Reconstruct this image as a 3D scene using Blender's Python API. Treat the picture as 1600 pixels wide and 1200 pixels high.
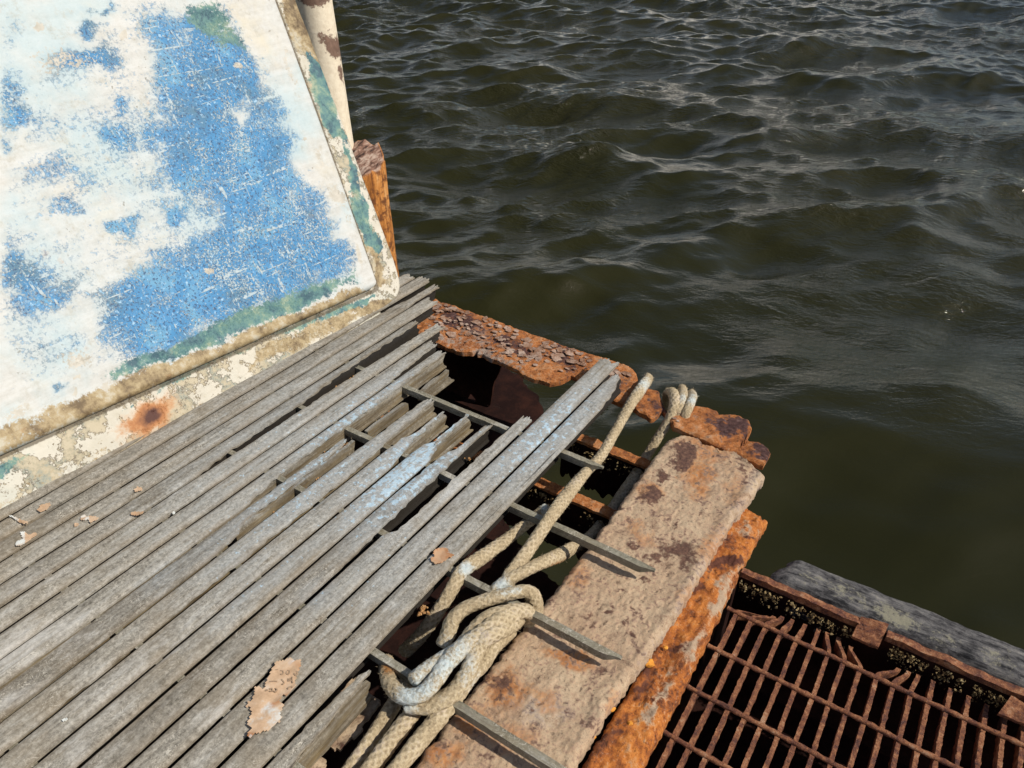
import bpy, bmesh, math, random
import numpy as np
from mathutils import Vector, Matrix, noise as mn

# ---------------------------------------------------------------- camera / world / sun
SC = bpy.context.scene
for o in list(bpy.data.objects): bpy.data.objects.remove(o)
COL = SC.collection
F = 1184.5
CX = np.array([0.835623, 0.31534873, -0.44976593])     # deck x axis seen in camera axes (right, down, forward)
CY = np.array([0.54926229, -0.4696709, 0.69117304])
CZ = np.array([0.00671857, -0.82459955, -0.56567697])
CAM = np.array([0.0, 0.0, 1.0])
cam_d = bpy.data.cameras.new('camera'); cam = bpy.data.objects.new('camera', cam_d); COL.objects.link(cam)
cam_d.sensor_width = 36; cam_d.lens = 36 * F / 1600; cam_d.clip_start = 0.02; cam_d.clip_end = 2000
M = Matrix.Identity(4)
for i, ax in enumerate((CX, CY, CZ)):
    M[i][0] = ax[0]; M[i][1] = -ax[1]; M[i][2] = -ax[2]; M[i][3] = CAM[i]
cam.matrix_world = M
SC.camera = cam
SUN_AZ, SUN_EL = math.radians(12), math.radians(45)      # azimuth from +x towards +y
world = bpy.data.worlds.new('World'); SC.world = world; world.use_nodes = True
wn = world.node_tree.nodes; wl = world.node_tree.links
sky = wn.new('ShaderNodeTexSky'); sky.sky_type = 'NISHITA'; sky.sun_disc = False
sky.sun_elevation = SUN_EL; sky.sun_rotation = math.pi / 2 - SUN_AZ
sky.air_density = 1.0; sky.dust_density = 1.2; sky.ozone_density = 1.0
wn['Background'].inputs[1].default_value = 0.088
wtc = wn.new('ShaderNodeTexCoord'); wmp = wn.new('ShaderNodeMapping'); wmp.inputs['Scale'].default_value = (1.6, 1.6, 4.5)
wl.new(wtc.outputs['Generated'], wmp.inputs[0])
wnz = wn.new('ShaderNodeTexNoise'); wnz.inputs['Scale'].default_value = 1.7; wnz.inputs['Detail'].default_value = 7; wnz.inputs['Roughness'].default_value = .6
wl.new(wmp.outputs[0], wnz.inputs['Vector'])
wr = wn.new('ShaderNodeMapRange'); wr.interpolation_type = 'SMOOTHSTEP'; wr.inputs[1].default_value = .46; wr.inputs[2].default_value = .60
wl.new(wnz.outputs['Fac'], wr.inputs[0])
wsx = wn.new('ShaderNodeSeparateXYZ'); wl.new(wtc.outputs['Generated'], wsx.inputs[0])
wb = wn.new('ShaderNodeMapRange'); wb.interpolation_type = 'SMOOTHSTEP'; wb.inputs[1].default_value = .44; wb.inputs[2].default_value = .15
wl.new(wsx.outputs['Z'], wb.inputs[0])
wm = wn.new('ShaderNodeMath'); wm.operation = 'MULTIPLY'; wl.new(wr.outputs[0], wm.inputs[0]); wl.new(wb.outputs[0], wm.inputs[1])
wx = wn.new('ShaderNodeMix'); wx.data_type = 'RGBA'; wl.new(wm.outputs[0], wx.inputs[0]); wl.new(sky.outputs[0], wx.inputs[6]); wx.inputs[7].default_value = (14.0, 12.9, 11.4, 1)
wl.new(wx.outputs[2], wn['Background'].inputs[0])
sd = bpy.data.lights.new('sun', 'SUN'); sd.energy = 4.6; sd.angle = math.radians(0.53); sd.color = (1.0, 0.93, 0.81)
sun = bpy.data.objects.new('sun', sd); COL.objects.link(sun)
SDIR = Vector((math.cos(SUN_EL) * math.cos(SUN_AZ), math.cos(SUN_EL) * math.sin(SUN_AZ), math.sin(SUN_EL)))
sun.rotation_euler = SDIR.to_track_quat('Z', 'Y').to_euler(); sun.location = (6, 1, 6)
SC.view_settings.view_transform = 'Standard'; SC.view_settings.look = 'None'
SC.view_settings.exposure = 0.0; SC.view_settings.gamma = 1.0
random.seed(4); RNG = np.random.default_rng(4)

# ---------------------------------------------------------------- geometry helpers
def ray(px, py):
    d = np.array([px - 800, py - 600, F]); return np.array([d @ CX, d @ CY, d @ CZ])
def at(px, py, z=0.0):                       # pixel of the photo measured onto the level z
    w = ray(px, py); return CAM + w * ((z - CAM[2]) / w[2])
def at_y(px, py, y):
    w = ray(px, py); return CAM + w * ((y - CAM[1]) / w[1])
def at_plane(px, py, p0, n):
    w = ray(px, py); return CAM + w * (((p0 - CAM) @ n) / (w @ n))
def proj(P):
    d = np.asarray(P, float) - CAM
    c = d[..., 0:1] * CX + d[..., 1:2] * CY + d[..., 2:3] * CZ
    return np.stack([800 + F * c[..., 0] / c[..., 2], 600 + F * c[..., 1] / c[..., 2]], -1)
def fbm(p, o=4, h=0.8): return mn.fractal(Vector(p), h, 2.1, o)
def sst(a, b, x):
    t = np.clip((x - a) / (b - a), 0, 1); return t * t * (3 - 2 * t)
def warp(V, amp, sc):                       # crooked outlines for stains
    V = np.asarray(V, float); W = np.array([[fbm((v[0] * sc, v[1] * sc, v[2] * sc + o), 4, .6) for o in (3.1, 41.7)] for v in V])
    return proj(V) + W * amp
def in_poly(pts, poly):                      # signed distance in pixels, positive inside
    P = np.asarray(pts, float); Q = np.asarray(poly, float)
    ins = np.zeros(len(P), bool); dist = np.full(len(P), 1e9)
    for i in range(len(Q)):
        a, b = Q[i], Q[(i + 1) % len(Q)]
        c = ((a[1] > P[:, 1]) != (b[1] > P[:, 1]))
        xi = (b[0] - a[0]) * (P[:, 1] - a[1]) / (b[1] - a[1] + 1e-12) + a[0]
        ins ^= c & (P[:, 0] < xi)
        ab = b - a; t = np.clip(((P - a) @ ab) / (ab @ ab + 1e-12), 0, 1)
        dist = np.minimum(dist, np.linalg.norm(P - a - t[:, None] * ab, axis=1))
    return np.where(ins, dist, -dist)
def ell(pts, cx, cy, rx, ry, ang=0):
    P = np.asarray(pts, float); c, s = math.cos(math.radians(ang)), math.sin(math.radians(ang))
    x = P[:, 0] - cx; y = P[:, 1] - cy
    return np.exp(-(((x * c + y * s) / rx) ** 2 + ((-x * s + y * c) / ry) ** 2))

def tag(o, label=None, cat=None, group=None, kind=None):
    if label and not kind: kind = 'thing'
    for k, v in (('label', label), ('category', cat), ('group', group), ('kind', kind)):
        if v: o[k] = v
    return o
def thing(name, loc, label, cat, group=None):
    o = bpy.data.objects.new(name, None); COL.objects.link(o); o.location = loc; o.empty_display_size = .05
    return tag(o, label, cat, group)
class MB:
    def __init__(s): s.v = []; s.f = []; s.a = {}
    def add(s, V, Fc, **attrs):
        b = len(s.v); V = [tuple(map(float, p)) for p in V]
        for k in set(list(s.a) + list(attrs)):
            l = s.a.setdefault(k, [0.0] * b); x = attrs.get(k, 0.0)
            l.extend([float(x)] * len(V) if np.isscalar(x) else [float(q) for q in x])
        s.v += V; s.f += [tuple(b + i for i in q) for q in Fc]
    def build(s, name, mat, parent=None, smooth=True, sharp=40):
        base = np.array(parent.location[:]) if parent is not None and parent.parent is None else np.zeros(3)
        p = parent
        if parent is not None and parent.parent is not None: base = np.array(parent.parent.location[:])
        me = bpy.data.meshes.new(name)
        me.from_pydata([tuple(np.array(q) - base) for q in s.v], [], s.f); me.update()
        for k, l in s.a.items():
            at_ = me.attributes.new(k, 'FLOAT', 'POINT'); at_.data.foreach_set('value', np.array(l, np.float32))
        bm = bmesh.new(); bm.from_mesh(me); bmesh.ops.recalc_face_normals(bm, faces=bm.faces)
        for fc in bm.faces: fc.smooth = smooth
        if smooth:
            for e in bm.edges:
                if len(e.link_faces) == 2 and e.calc_face_angle(0) > math.radians(sharp): e.smooth = False
        bm.to_mesh(me); bm.free()
        me.materials.append(mat)
        o = bpy.data.objects.new(name, me); COL.objects.link(o)
        if p is not None: o.parent = p
        return o
def box_vf(x0, x1, y0, y1, z0, z1):
    V = [(x, y, z) for z in (z0, z1) for y in (y0, y1) for x in (x0, x1)]
    return V, [(0, 2, 3, 1), (4, 5, 7, 6), (0, 1, 5, 4), (2, 6, 7, 3), (0, 4, 6, 2), (1, 3, 7, 5)]
def grid_f(nu, nv, off=0, wrap=False):
    Fc = []
    for j in range(nv - 1):
        for i in range(nu if wrap else nu - 1):
            i2 = (i + 1) % nu
            Fc.append((off + j * nu + i, off + j * nu + i2, off + (j + 1) * nu + i2, off + (j + 1) * nu + i))
    return Fc
def slab(T, B, nu, nv):
    """closed shell from top grid T and bottom grid B (nu*nv points each)"""
    n = nu * nv; Fc = grid_f(nu, nv) + [tuple(reversed([i + n for i in q])) for q in grid_f(nu, nv)]
    for j in range(nv - 1):
        a, b = j * nu, (j + 1) * nu; Fc.append((a, b, b + n, a + n)); a, b = a + nu - 1, b + nu - 1; Fc.append((b, a, a + n, b + n))
    for i in range(nu - 1):
        a, b = i, i + 1; Fc.append((b, a, a + n, b + n)); a, b = a + (nv - 1) * nu, b + (nv - 1) * nu; Fc.append((a, b, b + n, a + n))
    return list(T) + list(B), Fc
def catmull(P, step):
    P = [np.array(p, float) for p in P]; Q = [2 * P[0] - P[1]] + P + [2 * P[-1] - P[-2]]; out = []
    for i in range(1, len(Q) - 2):
        a, b, c, d = Q[i - 1:i + 3]; n = max(2, int(np.linalg.norm(c[:3] - b[:3]) / step))
        for k in range(n):
            t = k / n
            out.append(.5 * (2 * b + (c - a) * t + (2 * a - 5 * b + 4 * c - d) * t * t + (3 * b - a - 3 * c + d) * t ** 3))
    out.append(P[-1]); return np.array(out)
def tube(mb, path, rfun, nr=12, cap=True, **attrs):
    path = np.asarray(path, float); n = len(path)
    T = np.gradient(path, axis=0); T /= np.linalg.norm(T, axis=1)[:, None] + 1e-12
    u = np.cross(T[0], [0, 0, 1.]); u = u / np.linalg.norm(u) if np.linalg.norm(u) > 1e-4 else np.array([1., 0, 0])
    s = 0; V = []
    for i in range(n):
        if i: s += np.linalg.norm(path[i] - path[i - 1])
        u = u - T[i] * (u @ T[i]); u /= np.linalg.norm(u) + 1e-12; w = np.cross(T[i], u)
        for k in range(nr):
            th = 2 * math.pi * k / nr; r = rfun(s, th, i / (n - 1), path[i])
            V.append(path[i] + r * (math.cos(th) * u + math.sin(th) * w))
    Fc = grid_f(nr, n, 0, True)
    if cap:
        V.append(path[0]); V.append(path[-1]); a = len(V) - 2
        for k in range(nr):
            Fc.append((a, (k + 1) % nr, k)); Fc.append((a + 1, (n - 1) * nr + k, (n - 1) * nr + (k + 1) % nr))
    mb.add(V, Fc, **{k: (v(V) if callable(v) else v) for k, v in attrs.items()})
    return V

# ---------------------------------------------------------------- material helpers
class Mat:
    def __init__(s, name, rough=.85, spec=.3):
        s.m = bpy.data.materials.new(name); s.m.use_nodes = True; s.t = s.m.node_tree; s.n = s.t.nodes; s.l = s.t.links
        s.b = s.n['Principled BSDF']; s.b.inputs['Roughness'].default_value = rough; s.b.inputs['Specular IOR Level'].default_value = spec
        s.co = s.n.new('ShaderNodeTexCoord').outputs['Object']
    def link(s, v, sock):
        if hasattr(v, 'links') or isinstance(v, bpy.types.NodeSocket): s.l.new(v, sock)
        elif isinstance(v, tuple): sock.default_value = (*v, 1) if len(v) == 3 and len(sock.default_value) == 4 else v
        else: sock.default_value = v
    def map(s, sc, loc=(0, 0, 0), rot=(0, 0, 0), vt='POINT'):
        n = s.n.new('ShaderNodeMapping'); n.vector_type = vt; s.l.new(s.co, n.inputs[0]); n.inputs['Scale'].default_value = sc
        n.inputs['Location'].default_value = loc; n.inputs['Rotation'].default_value = rot; return n.outputs[0]
    def noise(s, scale, det=5, rough=.6, vec=None, dist=0.0):
        n = s.n.new('ShaderNodeTexNoise'); s.l.new(vec or s.co, n.inputs['Vector'])
        n.inputs['Scale'].default_value = scale; n.inputs['Detail'].default_value = det
        n.inputs['Roughness'].default_value = rough; n.inputs['Distortion'].default_value = dist; return n.outputs['Fac']
    def vor(s, scale, vec=None, feat='F1', rnd=1.0, out='Distance'):
        n = s.n.new('ShaderNodeTexVoronoi'); n.feature = feat; s.l.new(vec or s.co, n.inputs['Vector'])
        n.inputs['Scale'].default_value = scale; n.inputs['Randomness'].default_value = rnd; return n.outputs[out]
    def attr(s, name):
        n = s.n.new('ShaderNodeAttribute'); n.attribute_name = name; return n.outputs['Fac']
    def math(s, op, a, b=0.0, c=None):
        n = s.n.new('ShaderNodeMath'); n.operation = op; s.link(a, n.inputs[0]); s.link(b, n.inputs[1])
        if c is not None: s.link(c, n.inputs[2])
        return n.outputs[0]
    def step(s, x, lo, hi):
        n = s.n.new('ShaderNodeMapRange'); n.interpolation_type = 'SMOOTHSTEP'; s.link(x, n.inputs[0])
        n.inputs[1].default_value = lo; n.inputs[2].default_value = hi; return n.outputs[0]
    def ramp(s, x, stops, mode='LINEAR'):
        n = s.n.new('ShaderNodeValToRGB'); s.l.new(x, n.inputs[0]); r = n.color_ramp; r.interpolation = mode
        while len(r.elements) < len(stops): r.elements.new(.5)
        for e, (p, c) in zip(r.elements, stops): e.position = p; e.color = (*c, 1)
        return n.outputs[0]
    def mix(s, f, a, b, mode='MIX'):
        n = s.n.new('ShaderNodeMix'); n.data_type = 'RGBA'; n.blend_type = mode
        s.link(f, n.inputs[0]); s.link(a, n.inputs[6]); s.link(b, n.inputs[7]); return n.outputs[2]
    def cover(s, amount, nz, w=.04):
        """amount (0..1) of a patchy coat broken up by a noise: 1 where coated"""
        x = s.math('ADD', amount, s.math('MULTIPLY', s.math('SUBTRACT', nz, .52), 3.0))
        return s.step(x, .5 - 2.0 * w, .5 + 2.0 * w)
    def out(s, col, bump=None, dist=.002, strength=1.0, rough=None):
        s.link(col, s.b.inputs['Base Color'])
        if rough is not None: s.link(rough, s.b.inputs['Roughness'])
        if bump is not None:
            n = s.n.new('ShaderNodeBump'); n.inputs['Distance'].default_value = dist; n.inputs['Strength'].default_value = strength
            s.l.new(bump, n.inputs['Height']); s.l.new(n.outputs[0], s.b.inputs['Normal'])
        return s.m

def mat_panel():
    m = Mat('flaking_boat_paint', .6, .35)
    n1 = m.noise(130, 9, .75); n2 = m.noise(11, 8, .7, m.map((1, .35, 1))); n3 = m.noise(190, 4, .6); n4 = m.noise(3.2, 6, .6)
    streak = m.math('ADD', m.math('MULTIPLY', m.noise(30, 6, .65, m.map((1, .16, 2.2))), .5), m.math('MULTIPLY', m.noise(60, 7, .75), .5))
    col = m.ramp(streak, [(.30, (.36, .35, .31)), (.42, (.46, .455, .43)), (.52, (.515, .515, .495)), (.62, (.55, .555, .545))])
    col = m.mix(m.step(m.noise(2.3, 6, .7), .5, .7), col, m.mix(.6, col, (.56, .49, .34)))
    col = m.mix(m.math('MULTIPLY', m.step(n4, .46, .62), .5), col, (.36, .50, .55))         # thin blue wash
    # small dark pock marks
    pk = m.step(m.math('ADD', m.noise(55, 5, .65), m.math('MULTIPLY', m.noise(5, 3), .35)), .86, .92)
    col = m.mix(pk, col, (.33, .29, .22))
    nb = m.math('ADD', m.math('MULTIPLY', n2, .5), m.math('MULTIPLY', n1, .53))
    blue = m.ramp(m.noise(8, 6, .65), [(.36, (.07, .165, .255)), (.46, (.045, .19, .38)), (.54, (.05, .215, .43)), (.62, (.11, .29, .46))])
    blue = m.mix(m.step(n3, .53, .62), blue, (.03, .075, .16)); blue = m.mix(m.step(m.noise(130, 3), .56, .72), blue, (.3, .47, .62))
    hz = m.step(m.math('ADD', m.attr('blue'), m.math('MULTIPLY', m.math('SUBTRACT', n4, .5), .9)), .08, .75)
    col = m.mix(m.math('MULTIPLY', hz, .55), col, m.ramp(n1, [(.4, (.22, .37, .46)), (.6, (.42, .52, .55))]))
    cb = m.cover(m.attr('blue'), nb, .085)
    sc1 = m.step(m.noise(10, 2, .5, m.map((3, 9, .55), rot=(.5, 0, 0))), .645, .675); sc2 = m.step(m.noise(12, 2, .5, m.map((3, .5, 9), rot=(.45, 0, 0))), .65, .68)
    scr = m.math('MULTIPLY', m.math('MAXIMUM', sc1, sc2), m.step(m.noise(120, 4), .42, .52))
    spk = m.step(m.math('ADD', m.noise(210, 5, .75), m.math('MULTIPLY', m.noise(11, 6, .7), .6)), .855, .90)
    cb = m.math('MULTIPLY', cb, m.math('SUBTRACT', 1.0, m.math('MULTIPLY', m.math('MAXIMUM', scr, spk), .85)))
    smud = m.step(m.noise(16, 8, .75), .53, .68)
    col = m.mix(m.math('MULTIPLY', smud, .6), col, m.ramp(m.noise(70, 5, .7), [(.35, (.25, .22, .155)), (.65, (.46, .45, .40))]))
    col = m.mix(cb, col, blue)
    rim = m.attr('rim'); ch = m.math('ADD', m.math('MULTIPLY', m.noise(15, 8, .72), .75), m.math('MULTIPLY', m.noise(75, 5, .7), .25))
    col = m.mix(m.math('MULTIPLY', rim, .65), col, m.mix(m.step(m.noise(8, 7, .7), .42, .6), (.55, .50, .40), (.47, .43, .335)))
    pt = m.math('MULTIPLY', m.step(ch, .505, .516), rim); eg = m.math('MULTIPLY', m.math('SUBTRACT', m.step(ch, .493, .503), m.step(ch, .509, .52)), rim)
    col = m.mix(m.math('MULTIPLY', pt, .85), col, m.ramp(m.noise(30, 8, .72), [(.4, (.12, .15, .135)), (.47, (.22, .24, .20)), (.53, (.33, .285, .19)), (.6, (.42, .36, .25))]))
    col = m.mix(m.math('MULTIPLY', eg, .8), col, (.14, .10, .06))
    tan = m.ramp(m.noise(22, 9, .72), [(.38, (.13, .09, .05)), (.46, (.25, .185, .10)), (.54, (.36, .28, .16)), (.64, (.45, .41, .32))])
    col = m.mix(m.cover(m.attr('tan'), nb, .06), col, tan)
    gr = m.ramp(m.noise(26, 8, .7), [(.38, (.045, .10, .13)), (.47, (.085, .185, .19)), (.55, (.13, .235, .20)), (.64, (.27, .33, .24))])
    col = m.mix(m.cover(m.attr('green'), nb, .05), col, gr)
    gy = m.ramp(m.noise(40, 6), [(.3, (.36, .34, .29)), (.7, (.55, .52, .46))])
    col = m.mix(m.cover(m.attr('grey'), nb, .03), col, gy)
    col = m.mix(m.math('MULTIPLY', m.step(m.math('ADD', m.attr('seam'), m.math('MULTIPLY', m.math('SUBTRACT', n1, .5), 1.2)), .35, .8), .8), col, (.075, .055, .03))
    ra = m.attr('rust'); rn = m.math('ADD', ra, m.math('ADD', m.math('MULTIPLY', m.math('SUBTRACT', m.noise(40, 8, .75), .5), .8), m.math('MULTIPLY', m.math('SUBTRACT', m.noise(13, 4, .6), .5), .9)))
    rc = m.ramp(rn, [(.0, (.6, .36, .17)), (.45, (.36, .15, .055)), (.85, (.07, .022, .014))])
    col = m.mix(m.step(m.math('ADD', rn, m.math('MULTIPLY', ra, .3)), .16, .5), col, rc)
    h = m.math('ADD', m.math('MULTIPLY', m.math('ADD', cb, pt), -.5), m.math('ADD', m.math('MULTIPLY', n1, .5), m.math('MULTIPLY', pk, -.6)))
    return m.out(col, h, .0016, .8)

def mat_slat(name, c0, c1, c2, grain_dir='y'):
    m = Mat(name, .82, .25)
    g = (1, .035, 1) if grain_dir == 'y' else (.035, 1, 1)
    gr = m.noise(170, 7, .65, m.map(g)); gr2 = m.noise(60, 7, .75, m.map((1, .3, 1) if grain_dir == 'y' else (.3, 1, 1))); mo = m.noise(140, 6, .8); bl = m.noise(9, 5, .6)
    x = m.math('ADD', m.math('ADD', m.math('MULTIPLY', gr, .26), m.math('MULTIPLY', mo, .5)), m.math('MULTIPLY', gr2, .3))
    col = m.ramp(x, [(.42, c0), (.53, c1), (.64, c2)])
    col = m.mix(m.step(bl, .45, .68), col, m.mix(.4, col, (.22, .175, .115)))
    tone = m.attr('tone'); col = m.mix(1.0, col, m.ramp(tone, [(0, (.70, .67, .63)), (1, (1.22, 1.21, 1.19))]), 'MULTIPLY')
    # swirling loose glass fibres
    fib = m.step(m.math('ABSOLUTE', m.math('SUBTRACT', m.noise(55, 2, .5, None, 1.6), .5)), .012, .003)
    fib2 = m.step(m.math('ABSOLUTE', m.math('SUBTRACT', m.noise(80, 1, .5, m.map((1, 1, 1), (3, 1, 2)), 1.2), .5)), .012, .003)
    col = m.mix(m.math('MULTIPLY', m.math('MAXIMUM', fib, fib2), m.math('MULTIPLY', m.step(m.noise(14, 4), .4, .6), .7)), col, (.62, .58, .50))
    wh = m.cover(m.math('MULTIPLY', m.attr('white'), 1.15), m.math('ADD', m.math('MULTIPLY', m.noise(16, 6, .7, m.map((1, .4, 1))), .6), m.math('MULTIPLY', gr2, .42)), .2)
    col = m.mix(m.math('MULTIPLY', wh, .8), col, m.ramp(mo, [(.3, (.36, .35, .33)), (.7, (.64, .62, .58))]))
    pa = m.attr('paint'); nb = m.math('ADD', m.math('MULTIPLY', mo, .65), m.math('MULTIPLY', gr2, .45))
    fr = m.math('MULTIPLY', m.cover(m.math('MULTIPLY', pa, 1.05), m.math('ADD', m.math('MULTIPLY', gr, .5), m.math('MULTIPLY', gr2, .52)), .3), .7)
    col = m.mix(fr, col, m.ramp(mo, [(.3, (.22, .25, .27)), (.55, (.38, .42, .45)), (.72, (.50, .55, .58))]))
    sp = m.step(m.math('ADD', m.math('MULTIPLY', m.noise(75, 7, .7), 1.15), m.math('MULTIPLY', pa, .42)), .91, .98)
    col = m.mix(sp, col, m.ramp(mo, [(.35, (.30, .43, .54)), (.65, (.48, .60, .68))]))
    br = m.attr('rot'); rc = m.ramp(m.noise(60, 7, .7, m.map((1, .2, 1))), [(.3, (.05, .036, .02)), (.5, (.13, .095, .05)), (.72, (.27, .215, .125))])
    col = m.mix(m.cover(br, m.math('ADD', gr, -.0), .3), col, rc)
    col = m.mix(m.math('MULTIPLY', m.attr('grime'), .93), col, (.012, .010, .009))  # shade of the slat gaps painted in: near-black under whole slat tops
    col = m.mix(m.math('MULTIPLY', m.attr('edge'), m.step(m.noise(7, 4), .3, .6)), col, m.mix(.45, col, (.20, .15, .095)))
    crack = m.step(m.noise(60, 4, .6, m.map((1, .018, 1), (2, 0, 0))), .33, .27)
    col = m.mix(m.math('MULTIPLY', crack, .75), col, (.04, .03, .022))
    h = m.math('ADD', m.math('ADD', m.math('MULTIPLY', gr, .5), m.math('MULTIPLY', mo, .6)), m.math('MULTIPLY', crack, -.8))
    return m.out(col, h, .0014, .9)

def mat_rust(name, stops, scale=18, pit=60, bump=.003, speck=.35, orange=None, dark=None, pale=None, rough=.9):
    m = Mat(name, rough, .2)
    a = m.noise(scale, 9, .68); b = m.noise(pit, 7, .75); c = m.noise(scale * .3, 5, .6)
    x = m.math('ADD', m.math('ADD', m.math('MULTIPLY', a, .5), m.math('MULTIPLY', b, .3)), m.math('MULTIPLY', c, .25))
    col = m.ramp(x, stops)
    fine = m.noise(pit * 4, 5, .7)
    col = m.mix(m.math('MULTIPLY', m.step(fine, .5, .3), .55), col, m.mix(.7, col, (.02, .012, .01)))
    col = m.mix(m.math('MULTIPLY', m.step(m.noise(pit * 2.2, 4, .6), .56, .72), speck), col, m.mix(.6, col, (.75, .6, .45)))
    nb = m.math('ADD', m.math('MULTIPLY', a, .6), m.math('MULTIPLY', b, .5))
    if orange:
        oc = m.ramp(m.noise(scale * 2, 8, .7), orange)
        col = m.mix(m.cover(m.attr('orange'), nb, .14), col, oc)
    if pale:
        col = m.mix(m.cover(m.attr('pale'), nb, .12), col, m.ramp(b, pale))
    if dark:
        dc = m.ramp(b, dark); col = m.mix(m.cover(m.attr('dark'), nb, .08), col, dc)
    pits = m.step(m.math('ADD', m.noise(pit * .9, 4, .55), m.math('MULTIPLY', a, .25)), .50, .42)
    col = m.mix(m.math('MULTIPLY', pits, .5), col, m.mix(.75, col, (.03, .018, .015)))
    h = m.math('ADD', m.math('ADD', a, m.math('MULTIPLY', b, .6)), m.math('ADD', m.math('MULTIPLY', fine, .2), m.math('MULTIPLY', pits, -.5)))
    return m.out(col, h, bump, 1.0)

RUST_ORANGE = [(.40, (.05, .02, .016)), (.46, (.17, .058, .024)), (.51, (.34, .108, .027)), (.57, (.50, .18, .04)), (.68, (.56, .31, .14))]
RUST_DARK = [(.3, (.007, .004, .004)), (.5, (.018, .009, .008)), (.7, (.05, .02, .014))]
RUST_RED = [(.36, (.035, .018, .018)), (.45, (.085, .036, .03)), (.52, (.18, .07, .038)), (.58, (.31, .135, .065)), (.67, (.42, .29, .20))]
TAN = [(.38, (.12, .075, .05)), (.45, (.31, .21, .14)), (.53, (.47, .36, .245)), (.64, (.58, .48, .35))]
M_PANEL = mat_panel()
M_SLAT = mat_slat('weathered_grating_slat', (.088, .081, .069), (.24, .226, .197), (.44, .418, .37))
M_ROD = mat_slat('weathered_cross_rod', (.11, .105, .078), (.22, .21, .165), (.33, .32, .265), 'x')
M_TAN = mat_rust('tan_crusted_steel', TAN, 26, 120, .0019,
                 orange=[(.3, (.22, .085, .035)), (.5, (.42, .19, .075)), (.7, (.5, .31, .15))],
                 dark=[(.35, (.055, .03, .028)), (.55, (.13, .07, .05)), (.7, (.24, .15, .1))],
                 pale=[(.35, (.25, .205, .175)), (.6, (.43, .38, .325)), (.75, (.56, .51, .45))])
M_ORANGE = mat_rust('bright_orange_rust', RUST_ORANGE, 22, 85, .004,
                    dark=[(.35, (.05, .018, .015)), (.6, (.13, .05, .03))], pale=[(.35, (.3, .2, .13)), (.7, (.5, .38, .27))])
M_FAR = mat_rust('flaking_brown_rust', [(.39, (.06, .028, .022)), (.46, (.22, .08, .032)), (.53, (.40, .145, .042)), (.62, (.50, .27, .14))], 40, 110, .004,
                 dark=[(.35, (.03, .016, .016)), (.55, (.09, .045, .04)), (.7, (.17, .11, .1))], pale=[(.35, (.21, .15, .12)), (.7, (.40, .31, .25))])
M_FLAKE = mat_rust('lifted_rust_scale', [(.38, (.10, .05, .034)), (.47, (.24, .13, .08)), (.54, (.33, .22, .165)), (.62, (.42, .32, .26))], 40, 120, .001)
M_DARK = mat_rust('shade_darkened_rust', RUST_DARK, 14, 50, .002, speck=0.0)  # rust coloured near black so the under-deck shade is in its albedo
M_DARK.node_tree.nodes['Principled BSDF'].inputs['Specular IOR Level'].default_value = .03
M_RED = mat_rust('red_brown_rust', RUST_RED, 60, 260, .002)
def mat_rope():
    m = Mat('frayed_rope', .95, .1)
    f = m.noise(260, 6, .7); g = m.noise(26, 5, .6); x = m.math('ADD', m.math('MULTIPLY', f, .55), m.math('MULTIPLY', g, .45))
    col = m.ramp(x, [(.34, (.20, .15, .09)), (.5, (.46, .37, .24)), (.64, (.68, .58, .41))])
    col = m.mix(m.math('MULTIPLY', m.math('MULTIPLY', m.attr('groove'), m.step(g, .35, .6)), .6), col, (.15, .105, .06))
    nb = m.math('ADD', m.math('MULTIPLY', f, .5), m.math('MULTIPLY', g, .55))
    col = m.mix(m.cover(m.attr('paint'), nb, .18), col, m.ramp(f, [(.3, (.36, .44, .46)), (.6, (.56, .64, .66))]))
    col = m.mix(m.cover(m.attr('rust'), nb, .2), col, (.33, .15, .05))
    h = m.math('ADD', f, m.math('MULTIPLY', m.noise(520, 3, .6), .6))
    return m.out(col, h, .0016, 1.0)
M_ROPE = mat_rope()
def mat_water():
    m = Mat('murky_river_water', .035, .5); m.b.inputs['IOR'].default_value = 1.333
    c = m.ramp(m.noise(.35, 3, .5), [(.3, (.0150, .0148, .003)), (.7, (.0205, .0188, .004))])
    ax = (0, 0, math.radians(33 + 12))
    n1 = m.noise(1, 5, .62, m.map((.30, .13, 1), rot=ax, vt='TEXTURE'), .6); n2 = m.noise(1, 4, .6, m.map((.075, .034, 1), (.3, .1, 0), rot=(0, 0, math.radians(20)), vt='TEXTURE'), .4)
    n3 = m.noise(.55, 3, .5)
    h = m.math('MULTIPLY', m.math('ADD', n1, m.math('MULTIPLY', n2, .5)), m.math('MULTIPLY', m.attr('lee'), m.math('ADD', .25, m.math('MULTIPLY', m.step(n3, .35, .65), 1.0))))
    return m.out(c, h, .042, .75)
M_WATER = mat_water()
def mat_fender():
    m = Mat('blackened_timber', .85, .3)
    a = m.noise(110, 9, .75, m.map((.2, 1, 1))); b = m.noise(30, 8, .75); c = m.noise(140, 5, .7)
    col = m.ramp(m.math('ADD', m.math('MULTIPLY', a, .6), m.math('MULTIPLY', b, .4)), [(.42, (.012, .012, .014)), (.48, (.065, .062, .064)), (.54, (.125, .12, .12)), (.62, (.23, .215, .20))])
    col = m.mix(m.cover(m.attr('pale'), m.math('ADD', m.math('MULTIPLY', c, .5), m.math('MULTIPLY', b, .55)), .1), col, (.24, .225, .165))
    return m.out(col, m.math('ADD', a, m.math('MULTIPLY', c, .5)), .004, 1.0)
M_FENDER = mat_fender()
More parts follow.
